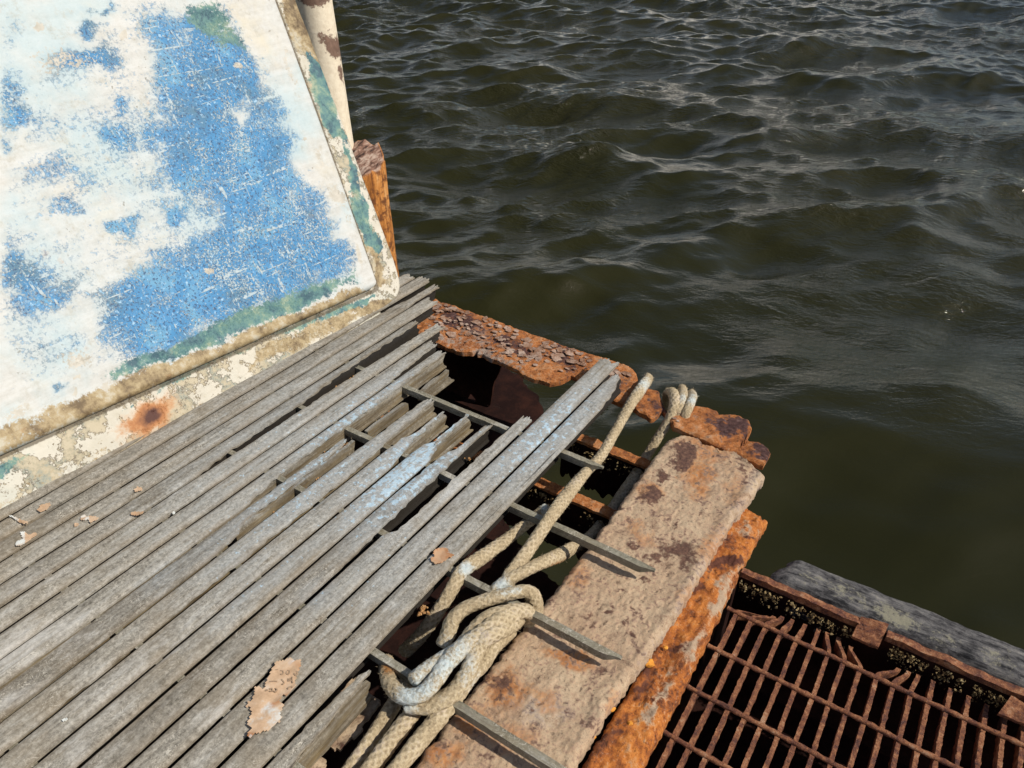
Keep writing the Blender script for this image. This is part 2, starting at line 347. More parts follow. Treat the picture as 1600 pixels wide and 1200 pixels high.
def mat_pile():
    m = Mat('orange_stained_timber', .8, .25)
    a = m.noise(70, 8, .7, m.map((1, 1, .05))); b = m.noise(12, 5, .6)
    col = m.ramp(m.math('ADD', m.math('MULTIPLY', a, .7), m.math('MULTIPLY', b, .3)), [(.36, (.13, .04, .012)), (.46, (.40, .155, .035)), (.54, (.56, .235, .06)), (.66, (.68, .40, .17))])
    top = m.ramp(m.noise(50, 7, .7, m.map((1, .3, 1))), [(.40, (.05, .03, .025)), (.5, (.25, .14, .10)), (.6, (.48, .36, .29))])
    col = m.mix(m.step(m.noise(26, 8, .75), .48, .60), col, (.15, .055, .02)); col = m.mix(m.attr('top'), col, top)
    return m.out(col, a, .008, 1.0)
M_PILE = mat_pile()
def mat_pole():
    m = Mat('cream_pole_paint', .55, .35)
    n = m.noise(60, 8, .7); g = m.noise(9, 5)
    col = m.ramp(n, [(.3, (.62, .53, .40)), (.6, (.76, .68, .54))])
    col = m.mix(m.cover(m.attr('rust'), m.math('ADD', m.math('MULTIPLY', n, .55), m.math('MULTIPLY', g, .5)), .05), col, m.ramp(n, [(.3, (.10, .06, .045)), (.7, (.24, .15, .11))]))
    return m.out(col, n, .002, .8)
M_POLE = mat_pole()
def mat_flake():
    m = Mat('peeled_paint_flake', .8, .25)
    n = m.noise(45, 8, .65)
    col = m.ramp(n, [(.3, (.36, .235, .14)), (.5, (.52, .36, .235)), (.7, (.62, .49, .36))])
    col = m.mix(m.cover(m.attr('rust'), n, .2), col, (.38, .17, .07))
    col = m.mix(m.cover(m.attr('pale'), n, .15), col, (.60, .62, .60))
    return m.out(col, n, .0012, .8)
M_PEEL = mat_flake()
def mat_plain(name, stops, sc=90, bump=.002):
    m = Mat(name, .9, .2); n = m.noise(sc, 6, .7); return m.out(m.ramp(n, stops), n, bump, 1.0)
M_BARN = mat_plain('barnacle_crust', [(.36, (.05, .03, .016)), (.5, (.17, .115, .05)), (.65, (.36, .29, .16))], 70)
M_INK = mat_plain('faded_ink', [(.3, (.30, .21, .14)), (.7, (.38, .27, .18))])
M_CRUMB = mat_plain('orange_crumbs', [(.3, (.30, .14, .05)), (.7, (.52, .32, .15))], 120)

# ---------------------------------------------------------------- water
WZ = -0.8
def waves(x, y):
    rg = np.random.default_rng(11); dx = np.zeros_like(x); dy = np.zeros_like(x); z = np.zeros_like(x)
    main = math.atan2(.69, -.45) + .25
    lam = np.exp(np.linspace(math.log(.12), math.log(2.3), 96)); slopes = .060 * (.85 + .35 * np.exp(-(np.log(lam / .6) / .8) ** 2))
    for L, s in zip(lam, slopes):
        s = s * (1.3 if L < .35 else 1.0); a = main + rg.normal(0, .55); k = 2 * math.pi / L; A = s / k * rg.uniform(.5, 1.3); ph = rg.uniform(0, 6.283)
        c, sn = math.cos(a), math.sin(a); th = k * (x * c + y * sn) + ph
        # slow change of each train's strength from place to place: gusts
        env = .55 + .65 * np.sin(x * rg.uniform(.3, 1.1) + y * rg.uniform(-1, 1) + rg.uniform(0, 6.28))
        if L < .8: env = env * (.36 + .64 * sst(1.5, 5.2, np.hypot(x - .8, y - .8) + .35 * np.maximum(0, -x)))
        z += A * env * np.cos(th); q = .8 if L > .25 else .6
        dx -= q * A * env * c * np.sin(th); dy -= q * A * env * sn * np.sin(th)
    return dx, dy, z
def build_water():
    x0, x1, y0, y1, st = -14.0, 5.0, -2.5, 19.0, .028
    nx, ny = int((x1 - x0) / st), int((y1 - y0) / st)
    gx, gy = np.meshgrid(np.linspace(x0, x1, nx), np.linspace(y0, y1, ny))
    dx, dy, dz = waves(gx, gy)
    e = np.minimum(np.minimum(gx - x0, x1 - gx), np.minimum(gy - y0, y1 - gy)); fd = sst(0, 1.5, e)
    # the hull shelters the water close to it
    V = np.stack([gx + dx * fd, gy + dy * fd, WZ + dz * fd], -1).reshape(-1, 3)
    idx = np.arange(nx * ny).reshape(ny, nx)
    Q = np.stack([idx[:-1, :-1], idx[:-1, 1:], idx[1:, 1:], idx[1:, :-1]], -1).reshape(-1, 4)
    R = 900.0; n0 = len(V)
    ring_in = [(x0, y0), (x1, y0), (x1, y1), (x0, y1)]; ring_out = [(-R, -R), (R, -R), (R, R), (-R, R)]
    EV = np.array([(*p, WZ) for p in ring_in + ring_out]); V = np.vstack([V, EV])
    EQ = [[n0 + i, n0 + 4 + i, n0 + 4 + (i + 1) % 4, n0 + (i + 1) % 4] for i in range(4)]
    Q = np.vstack([Q, np.array(EQ)])
    me = bpy.data.meshes.new('water'); me.vertices.add(len(V)); me.vertices.foreach_set('co', V.ravel().astype(np.float32))
    me.loops.add(Q.size); me.loops.foreach_set('vertex_index', Q.ravel().astype(np.int32))
    me.polygons.add(len(Q)); me.polygons.foreach_set('loop_start', np.arange(0, Q.size, 4).astype(np.int32))
    me.polygons.foreach_set('use_smooth', np.ones(len(Q), bool))
    lee = .22 + .78 * sst(1.2, 6.0, np.hypot(V[:, 0] - .8, V[:, 1] - .8) + .35 * np.maximum(0, -V[:, 0]))
    me.attributes.new('lee', 'FLOAT', 'POINT').data.foreach_set('value', lee.astype(np.float32))
    me.update(calc_edges=True); me.validate(); me.materials.append(M_WATER)
    o = bpy.data.objects.new('water', me); COL.objects.link(o)
    tag(o, 'dark olive river water with choppy grey wavelets around the old pontoon', 'water', kind='structure')
build_water()

# ---------------------------------------------------------------- painted panel
def build_panel():
    A = at(0, 796, 0); B = at(624, 466, 0); U = (B - A) / np.linalg.norm(B - A)          # contact line with the deck
    L = math.radians(30); side = np.array([-U[1], U[0], 0]);                              # away from the deck
    D = side * math.sin(L) + np.array([0, 0, math.cos(L)]); N = np.cross(D, U); N = N if N[0] > 0 else -N
    root = thing('painted_boat_panel', tuple(B), 'large leaning panel with blistered white and blue paint and a rust star near its foot', 'boat panel')
    def uv(px, py): p = at_plane(px, py, B, N) - B; return p @ U, p @ D
    def P(u, v, h): return B + u * U + v * D + h * N
    out_R = np.array([uv(*q) for q in [(596, 482), (606, 476), (616, 469), (624, 461), (628, 448), (627, 436), (618, 404), (582, 308), (548, 216), (510, 116), (474, 22), (430, -92), (385, -205)]])
    face_R = np.array([uv(*q) for q in [(586, 449), (585, 441), (498, 196), (426, 0), (392, -95), (352, -205)]])
    def masks(V):
        p0 = proj(np.array(V)); p = warp(V, 26, 9); r = RNG; W = lambda poly, s: sst(-s, s, in_poly(p, poly))
        blue = 1.02 * W([(245, 25), (330, 20), (385, 95), (412, 165), (450, 215), (478, 280), (486, 320), (512, 345), (530, 400), (545, 418), (470, 452), (380, 482), (300, 522), (215, 560), (175, 545), (160, 490), (215, 440), (300, 400), (345, 350), (310, 300), (268, 262), (250, 215), (275, 160), (240, 80)], 44)
        blue = np.maximum(blue, .9 * W([(420, 190), (470, 260), (485, 320), (500, 350), (440, 330), (400, 330), (330, 260), (330, 200)], 25))
        holes = .55 * ell(p, 370, 178, 18, 20) + .35 * ell(p, 290, 60, 26, 20, 30) + .35 * ell(p, 350, 290, 34, 14) + .3 * ell(p, 255, 470, 40, 16, -25) + .28 * ell(p, 340, 400, 60, 14, -20) + .25 * ell(p, 210, 520, 30, 18)
        for c in [(135, 85, 50, 22, -4, 1.1), (142, 42, 22, 13, 0, .85), (165, 95, 26, 20, 0, .6), (10, 150, 26, 50, 0, .8), (35, 190, 26, 26, 0, .6), (12, 225, 22, 18, 0, .7), (60, 210, 18, 30, 0, .35), (170, 205, 34, 24, 20, .62), (195, 165, 18, 12, 0, .5), (190, 352, 20, 13, 0, .85), (280, 318, 22, 14, 0, .8), (10, 400, 22, 26, 0, .6), (40, 440, 60, 34, 20, .62), (80, 480, 40, 30, 0, .5), (240, 200, 30, 30, 0, .6), (160, 10, 40, 8, 0, .7), (230, 25, 30, 18, 0, .4),
                  (105, 600, 12, 8, 0, .9), (80, 540, 50, 40, 0, .25), (60, 270, 60, 20, 0, .3), (240, 280, 40, 20, 0, .35), (110, 320, 40, 10, 0, .35), (500, 400, 60, 20, -25, .25), (25, 75, 20, 60, 0, .3)]:
            blue = np.maximum(blue, c[5] * 1.0 * ell(p, *c[:5]))
        edgefree = in_poly(p0, [(0, 0), (420, -5), (492, 200), (575, 440), (0, 700)])
        blue = np.clip(blue * (.74 - .08 * sst(430, 520, p[:, 1])) - holes, 0, 1) * sst(-25, 20, edgefree) * 1 + sst(-25, 20, edgefree) * (.15 + .20 * ell(p, 60, 430, 120, 110) + .17 * ell(p, 230, 330, 130, 140) + .2 * ell(p, 300, 480, 160, 60, -25) + .15 * ell(p, 120, 180, 130, 90))
        p = p0 + (p - p0) * .3
        green = .84 * W([(556, 422), (556, 444), (430, 500), (330, 542), (250, 567), (180, 594), (160, 590), (180, 572), (230, 550), (320, 510), (400, 475), (460, 450)], 16)
        green = np.maximum(green, .75 * W([(285, 0), (330, 0), (380, 65), (385, 85), (340, 78), (300, 40)], 18))
        tan = .86 * W([(560, 440), (592, 440), (592, 456), (300, 585), (0, 718), (-140, 790), (-140, 730), (0, 664), (70, 638), (130, 612), (190, 588), (250, 562), (330, 538), (430, 498)], 15)
        tan = np.maximum(tan, .4 * ell(p, 100, 640, 60, 20, -25)); 
        tan *= 1 - .5 * np.clip(ell(p, 560, 446, 26, 8), 0, 1)
        grey = .9 * np.maximum.reduce([ell(p, 60, 40, 9, 7), ell(p, 195, 57, 5, 8), ell(p, 370, 105, 7, 5), ell(p, 475, 218, 6, 5), ell(p, 168, 602, 9, 10), ell(p, 122, 585, 10, 5), ell(p, 120, 610, 5, 12), ell(p, 330, 420, 10, 6)])
        grey = np.maximum(grey, .62 * np.maximum.reduce([ell(p, 525, 305, 26, 14, 60), ell(p, 540, 340, 18, 10, 60), ell(p, 500, 240, 30, 6, 70), ell(p, 560, 400, 26, 6, 70), ell(p, 455, 110, 40, 5, 70), ell(p, 30, 640, 50, 14, -25), ell(p, 120, 560, 40, 20), ell(p, 90, 90, 70, 30), ell(p, 300, 130, 12, 8)]))
        return blue, green, tan, grey, np.zeros(len(p))
    # flange / backing shell
    nv, nu = 150, 190; v = np.concatenate([np.linspace(-.03, .12, 50), np.linspace(.13, 1.45, nv - 50)])
    o = out_R[np.argsort(out_R[:, 1])]
    T, Bk = [], []
    for vv in v:
        ur = np.interp(vv, o[:, 1], o[:, 0]); ul = -1.75
        for i in range(nu):
            t = (i / (nu - 1)); u = ul + (ur - ul) * (1 - (1 - t) ** 1.3)
            de = ur - u; lip = -.012 * max(0, 1 - de / .014) ** 2 - .006 * max(0, 1 - (vv + .03) / .012) ** 2
            T.append(P(u, vv, lip + .0022 * fbm((u * 9, vv * 9, 3)))); Bk.append(P(u, vv, -.045))
    V, Fc = slab(T, Bk, nu, nv)
    p0 = proj(np.array(V)); p = warp(V, 9, 14); W = lambda poly, s: sst(-s, s, in_poly(p, poly))
    green = .9 * W([(-50, 745), (0, 722), (120, 672), (250, 612), (250, 590), (350, 552), (500, 490), (580, 458), (592, 462), (560, 482), (480, 510), (380, 548), (300, 592), (200, 632), (60, 700), (0, 748)], 11)
    green = np.maximum(green, .9 * np.maximum.reduce([W([(470, 80), (505, 105), (535, 195), (545, 230), (520, 215), (490, 150)], 8), W([(528, 215), (545, 240), (565, 300), (570, 330), (553, 300), (540, 260)], 6), W([(548, 300), (575, 318), (600, 395), (590, 405), (570, 380), (550, 320)], 8)]))
    tan = 1.05 * np.maximum.reduce([W([(435, -20), (470, 0), (520, 140), (505, 160), (470, 80), (440, 20)], 10), W([(562, 362), (590, 392), (606, 440), (592, 450), (575, 400)], 9), .8 * W([(612, 462), (560, 474), (470, 512), (400, 548), (380, 580), (450, 556), (530, 520), (618, 474)], 10)])
    tan = np.maximum(tan, .5 * ell(p, 60, 745, 70, 12, -25)); tan = np.maximum(tan, .27); tan = np.maximum(tan, .5 * ell(p, 160, 700, 90, 10, -27)); tan = np.maximum(tan, .45 * sst(.5, .2, np.abs(in_poly(p, [(620, 470), (0, 796), (0, 1000), (800, 1000)]) / 16)))
    grey = .55 * np.maximum.reduce([ell(p, 110, 735, 40, 12, -28), ell(p, 380, 590, 26, 12, -20), ell(p, 470, 545, 14, 12)])
    rust = .5 * ell(p, 231, 652, 12, 9, -20) + .42 * ell(p, 240, 646, 42, 24, -25) + .16 * ell(p, 215, 668, 70, 24, -25)
    dot = np.zeros(len(p))
    for cx, cy in [(15, 785), (333, 627), (372, 606), (505, 523), (555, 492), (270, 668)]: dot = np.maximum(dot, .9 * ell(p, cx, cy, 5, 4))
    grey = np.maximum(grey, dot); sd_ = in_poly(p0, [(586, 450), (498, 196), (426, 0), (392, -95), (352, -205), (-900, -205), (-900, 1105), (0, 712)]); seam = np.exp(-((sd_ + 3) / 4.5) ** 2)
    mb = MB(); mb.add(V, Fc, blue=.25 * ell(p, 30, 735, 40, 10, -25), green=green, tan=tan, grey=grey, rust=rust, seam=seam, rim=1.0); mb.build('flange', M_PANEL, root)
    # proud face with rounded rim
    seamL = np.array(uv(0, 712)); seamR = face_R[0]; f = face_R[np.argsort(face_R[:, 1])]
    nu, nv = 330, 230; T, Bk = [], []
    for j in range(nv):
        tv = (j / (nv - 1)) ** 1.25
        for i in range(nu):
            t = 1 - (1 - i / (nu - 1)) ** 1.25; ul = -1.74
            # seam height at this u
            ur = np.interp(seamR[1] + tv * (1.44 - seamR[1]), f[:, 1], f[:, 0]); u = ul + (ur - ul) * t
            vb = seamR[1] + (u - seamR[0]) * (seamL[1] - seamR[1]) / (seamL[0] - seamR[0]); vv = vb + tv * (1.44 - vb)
            d = min(ur - u, vv - vb); de = min(1, d / .013); hgt = .002 + .017 * math.sqrt(max(0, 1 - (1 - de) ** 2))
            cr = 0
            if ur - u < .03 and vv - vb < .03:
                rr = math.hypot(max(0, .03 - (ur - u)), max(0, .03 - (vv - vb)))
                if rr > .03: u -= (rr - .03) * .7; vv += (rr - .03) * .7
            T.append(P(u, vv, hgt + .0035 * fbm((u * 5, vv * 5, 8)) * de)); Bk.append(P(u, vv, -.006))
    V, Fc = slab(T, Bk, nu, nv); b, g, tn, gy, ru = masks(V)
    mb = MB(); mb.add(V, Fc, blue=b, green=g, tan=tn, grey=gy, rust=ru); mb.build('painted_face', M_PANEL, root)
build_panel()

# ---------------------------------------------------------------- pile and pole behind the panel
def build_pile():
    Rg = at_y(601, 260, 1.78); r = .105; c = Rg + np.array([-.128, -.02, 0]); zt = c[2]
    mb = MB(); V, top = [], []; nr, nz = 40, 60
    Bt = at_y(618, 405, 1.78); lean = (Bt - Rg) / (Bt[2] - Rg[2])
    for j in range(nz):
        t = j / (nz - 1)
        for k in range(nr):
            th = 2 * math.pi * k / nr; q = r * (1 + .05 * math.sin(2 * th + 1) + .07 * fbm((math.cos(th) * 2.5, math.sin(th) * 2.5, t * 1.2)) + .06 * fbm((math.cos(th) * 9, math.sin(th) * 9, t)))
            zt_k = zt + .035 * math.cos(th - 2.0) + .03 * fbm((math.cos(th) * 3, math.sin(th) * 3, 7)); z = zt_k + (-1.15 - zt) * t
            V.append((c[0] + lean[0] * (z - zt) + q * math.cos(th), c[1] + lean[1] * (z - zt) + q * math.sin(th), z)); top.append(0.)
    Fc = grid_f(nr, nz, 0, True); prev = list(range(nr))
    for s in (.94, .75, .5, .25):
        ring = []
        for k in range(nr):
            v = np.array(V[k]); p = c + (v - c) * s; p[2] = zt + (v[2] - zt) * s + .012 * fbm((p[0] * 30, p[1] * 12, 2)) + .004
            ring.append(len(V)); V.append(tuple(p)); top.append(1.)
        for k in range(nr): Fc.append((prev[k], ring[k], ring[(k + 1) % nr], prev[(k + 1) % nr]))
        prev = ring
    V.append((c[0], c[1], zt + .005)); top.append(1.)
    for k in range(nr): Fc.append((prev[k], len(V) - 1, prev[(k + 1) % nr]))
    mb.add(V, Fc, top=top); o = mb.build('timber_pile', M_PILE, None, sharp=50)
    tag(o, 'rough timber pile with bright orange side and brown cut top behind the painted panel', 'timber pile')
    # pole standing on the pile
    e0 = at_y(553, 214, 1.80); e1 = at_y(521, 0, 1.80); d = (e1 - e0) / (e1[2] - e0[2]); rp = .056
    b = e0 + np.array([-rp * 1.45, .0, 0]); b[2] = zt + .0
    path = [b + d * h for h in np.linspace(-.0, 1.0, 90)]; mb = MB()
    def ru(V):
        p = proj(np.array(V)); return np.maximum.reduce([.95 * ell(p, 522, 75, 14, 26, -15), .9 * ell(p, 532, 110, 7, 20, -10), .9 * ell(p, 490, -5, 30, 18), .6 * ell(p, 505, 60, 10, 12)])
    tube(mb, path, lambda s, th, t, p: rp * (1 + .01 * fbm((math.cos(th) * 3, math.sin(th) * 3, s * 6))), 36, True, rust=ru)
    o = mb.build('cream_pole', M_POLE, None, sharp=50); tag(o, 'cream painted pole with brown peeling patches standing on the orange pile', 'pole')
build_pile()

# ---------------------------------------------------------------- steel: beams
def poly_plate(name, px_top, px_low, z, th, mat, x_res=.004, y_res=.005, rough_h=.004, parent=None, attrs=None, edge=.004, seed=0, extra=None):
    """plate lying level: two edge lines measured along x; edges chewed by rust"""
    up = np.array([at(*q, z)[:2] for q in px_top]); lo = np.array([at(*q, z)[:2] for q in px_low])
    x0 = max(up[:, 0].min(), lo[:, 0].min()); x1 = min(up[:, 0].max(), lo[:, 0].max())
    nx = int((x1 - x0) / x_res); xs = np.linspace(x0, x1, nx); yu = np.interp(xs, up[:, 0], up[:, 1]); yl = np.interp(xs, lo[:, 0], lo[:, 1])
    ny = max(6, int((np.max(yu - yl)) / y_res)); T, Bm = [], []
    for j in range(ny):
        t = j / (ny - 1)
        for i, x in enumerate(xs):
            a = yl[i] + edge * fbm((x * 60, seed, 1)); b = yu[i] + edge * .5 * fbm((x * 60, seed, 5)); y = a + (b - a) * t
            h = rough_h * fbm((x * 22, y * 22, seed), 6, .7); d = min(t, 1 - t) * (b - a); h -= .004 * max(0, 1 - d / .006)
            if extra: h += extra(x, y)
            T.append((x, y, z + h)); Bm.append((x, y, z - th + .5 * h))
    V, Fc = slab(T, Bm, nx, ny); return V, Fc
def build_far_beam():
    z = -.046
    up = [(600, 437), (650, 455), (690, 470), (760, 494), (830, 520), (900, 545), (950, 560), (982, 570), (994, 580), (998, 596), (1004, 604), (1012, 604), (1030, 612), (1031, 618), (1041, 640), (1048, 648), (1060, 632), (1090, 631), (1120, 640), (1125, 645), (1150, 646), (1170, 655), (1176, 668), (1168, 682), (1170, 688), (1186, 690), (1200, 697), (1205, 706)]
    lo = [(560, 470), (600, 490), (645, 515), (665, 528), (690, 538), (722, 548), (740, 549), (744, 541), (746, 551), (755, 550), (760, 556), (790, 566), (805, 574), (830, 589), (860, 596), (880, 593), (893, 585), (905, 590), (930, 612), (985, 634), (1018, 652), (1024, 650), (1030, 634), (1044, 650), (1053, 666), (1072, 672), (1110, 690), (1195, 728)]
    V, Fc = poly_plate('x', up, lo, z, .014, None, .0035, .0045, .0035, edge=.003, seed=3, extra=lambda x, y: .0022 * fbm((x * 70, y * 70, 4), 3))
    p = warp(V, 14, 24)
    dark = np.maximum.reduce([.75 * ell(p, 720, 500, 50, 20, 20), .6 * ell(p, 800, 540, 60, 18, 22), .6 * ell(p, 880, 560, 40, 18, 20), .95 * ell(p, 1140, 665, 34, 16, 20), .95 * ell(p, 1190, 708, 20, 14), .7 * ell(p, 1040, 630, 26, 20), .5 * ell(p, 960, 600, 20, 18)])
    pale = np.maximum.reduce([.6 * ell(p, 690, 530, 40, 10, 20), .75 * ell(p, 775, 560, 34, 9, 22), .5 * ell(p, 950, 590, 20, 16), .6 * ell(p, 740, 520, 30, 16, 20)])
    root = thing('rusted_edge_beam', tuple(at(800, 545, z)), 'long flaking orange-brown steel edge beam along the far end of the slats', 'steel beam')
    mb = MB(); mb.add(V, Fc, dark=dark, pale=pale); mb.build('flange', M_FAR, root)
    # hanging web, eaten away
    xs = np.linspace(-1.5, -.99, 110); mb = MB(); T, Bm = [], []
    for k in range(12):
        for x in xs:
            zb = -.33 + .05 * fbm((x * 9, 2, 3)) + .2 * sst(-1.06, -.99, x) + .03 * fbm((x * 40, 1, 1)); zz = -.064 + (zb + .064) * k / 11
            y = 1.485 + .004 * fbm((x * 20, zz * 20, 0)); T.append((x, y, zz)); Bm.append((x, y + .008, zz))
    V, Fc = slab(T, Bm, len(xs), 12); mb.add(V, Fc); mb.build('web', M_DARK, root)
    # loose scale lying on the beam, part of its crust
    mb = MB(); reg = [(720, 500, 45, 18), (745, 520, 40, 16), (800, 535, 45, 18), (860, 560, 50, 16), (690, 490, 25, 14), (900, 562, 40, 14), (820, 552, 45, 14), (950, 585, 20, 14), (1050, 640, 15, 15), (730, 485, 40, 10)]
    for i in range(330):
        c = reg[i % len(reg)]; q = at(c[0] + random.gauss(0, .7) * c[2], c[1] + random.gauss(0, .7) * c[3], z)
        t = in_poly([(proj(q)[0], proj(q)[1])], up + lo[::-1])[0]
        if t < 4: continue
        s = random.uniform(.004, .010) * (1.8 if random.random() < .15 else 1); n = random.choice((4, 5, 6)); a0 = random.random() * 6; tilt = (random.uniform(-.28, .28), random.uniform(-.28, .28))
        ring = [(s * random.uniform(.6, 1.3) * math.cos(a0 + 6.283 * k / n), s * random.uniform(.45, 1) * math.sin(a0 + 6.283 * k / n)) for k in range(n)]
        h = .0025 + .003 * random.random()
        top = [(q[0] + x, q[1] + y, z + h + x * tilt[0] + y * tilt[1]) for x, y in ring]; bot = [(a, b, cz - .0014) for a, b, cz in top]
        mb.add(top + bot, [tuple(range(n)), tuple(range(2 * n - 1, n - 1, -1))] + [(k, k + n, (k + 1) % n + n, (k + 1) % n) for k in range(n)])
    o = mb.build('rust_scale', M_FLAKE, root, smooth=False); o['kind'] = 'stuff'
build_far_beam()

def strip_beam(name, xl, xr, y0, y1, z, depth, mat, masks, parent, rough_h, seed, nx=60, edge=.004, roundend=0.0, dip=None):
    """beam running along y: crusted top and a thickness below; xl, xr functions of y"""
    ny = int((y1 - y0) / .0038); ys = np.linspace(y0, y1, ny); T, Bm = [], []
    for y in ys:
        a, b = xl(y), xr(y)
        if roundend: 
            q = max(0, (y + .012 * fbm((y * 30, seed, 3)) - (y1 - roundend)) / roundend); q = min(1, q); k = (1 - math.sqrt(max(0, 1 - q * q))) * roundend; a += k; b -= k * .8
        a += edge * fbm((y * 40, seed, 0)) + edge * .6 * fbm((y * 130, seed, 2)); b += edge * fbm((y * 40, seed, 9)) + edge * .6 * fbm((y * 130, seed, 4))
        for i in range(nx):
            t = i / (nx - 1); x = a + (b - a) * t; d = min(x - a, b - x, (y1 - y) + .002)
            h = rough_h * fbm((x * 16, y * 16, seed), 7, .62) - .008 * max(0, 1 - d / .012) ** 2
            if dip: h += dip(x, y, t)
            ye = y + (.014 * fbm((x * 30, seed, 8)) + .006 * fbm((x * 110, seed, 2))) * sst(y1 - .04, y1, y); T.append((x, ye, z + h)); Bm.append((x, ye, z - depth))
    V, Fc = slab(T, Bm, nx, ny); at_ = masks(warp(V, 16, 24), np.array(V)); mb = MB(); mb.add(V, Fc, **at_)
    return mb.build(name, mat, parent, sharp=60)
def build_tan_beam():
    def mk(p, V):
        orange = np.maximum.reduce([.8 * ell(p, 1090, 740, 30, 40), .65 * ell(p, 1130, 690, 30, 20), .8 * ell(p, 890, 1030, 55, 18, 20), .85 * ell(p, 790, 1080, 40, 40, -50), .75 * ell(p, 740, 1130, 40, 40), .6 * ell(p, 1120, 850, 30, 50, 30), .55 * ell(p, 900, 900, 30, 40, 40), .5 * ell(p, 1000, 830, 50, 20, 30), .6 * ell(p, 850, 1090, 60, 20, 25), .62 * ell(p, 1105, 700, 60, 30, 20), .7 * ell(p, 1020, 770, 30, 24), .5 * ell(p, 800, 1150, 60, 30), .45 * ell(p, 1150, 760, 40, 60), .75 * ell(p, 690, 1180, 50, 30), .5 * ell(p, 960, 1100, 16, 40, 30), .5 * ell(p, 1080, 930, 24, 60, 30)])
        dark = np.maximum.reduce([.92 * ell(p, 1070, 712, 20, 20), .8 * ell(p, 1022, 778, 24, 17, 20), .8 * ell(p, 1060, 862, 40, 18, 20), .7 * ell(p, 1165, 722, 16, 14), .55 * ell(p, 1035, 740, 16, 10), .6 * ell(p, 780, 1070, 20, 30, 30), .55 * ell(p, 1030, 875, 30, 10)])
        for cx, cy, s in [(985, 845, 8), (975, 925, 6), (950, 965, 8), (920, 970, 7), (985, 950, 6), (990, 985, 6), (930, 940, 5), (915, 965, 9), (975, 975, 5), (1000, 905, 6), (870, 1010, 6), (965, 935, 5), (905, 990, 6), (1060, 820, 6), (1100, 805, 6)]: dark = np.maximum(dark, .6 * ell(p, cx, cy, s * 1.2, s * .9))
        ex = np.clip((V[:, 0] + .265) / .04, 0, 1); pale = np.maximum(.34 * ex, np.maximum(.8 * ell(p, 1110, 672, 40, 10, 10), .55 * ell(p, 1165, 700, 20, 20)))
        pale = np.maximum(pale, .4 * ell(p, 850, 1110, 70, 40))
        return dict(orange=np.maximum(orange, .27), dark=np.maximum(dark * 1.05, .21), pale=np.maximum(pale, .2))
    root = thing('crusted_steel_beam', (-.33, .7, -.045), 'wide tan crusted steel beam with rust patches, its far corner rounded', 'steel beam')
    strip_beam('top_plate', lambda y: -.424 + .004 * math.sin(y * 9), lambda y: -.222 - .016 * sst(.9, .6, y) + .010 * sst(1.1, 1.24, y) - .05 * sst(1.29, 1.335, y), -.12, 1.335, -.045, .03, M_TAN, mk, root, .0026, 5, 110, .0045, .03,
               lambda x, y, t: .0015 * fbm((x * 140, y * 140, 2), 5) - .0012 * max(0, fbm((x * 40, y * 40, 14), 3)) - .006 * sst(1.27, 1.33, y) + .003 * sst(.82, .97, t) * (1 + fbm((x * 20, y * 20, 1))))
    mb = MB(); T, Bm = [], []; ys = np.linspace(-.12, 1.27, 160)
    for k in range(10):
        for y in ys:
            zz = -.077 - .2 * k / 9; x = -.405 + .006 * fbm((y * 12, zz * 12, 1)); T.append((x, y, zz)); Bm.append((x + .012, y, zz))
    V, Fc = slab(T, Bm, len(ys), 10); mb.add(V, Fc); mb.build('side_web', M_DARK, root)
build_tan_beam()
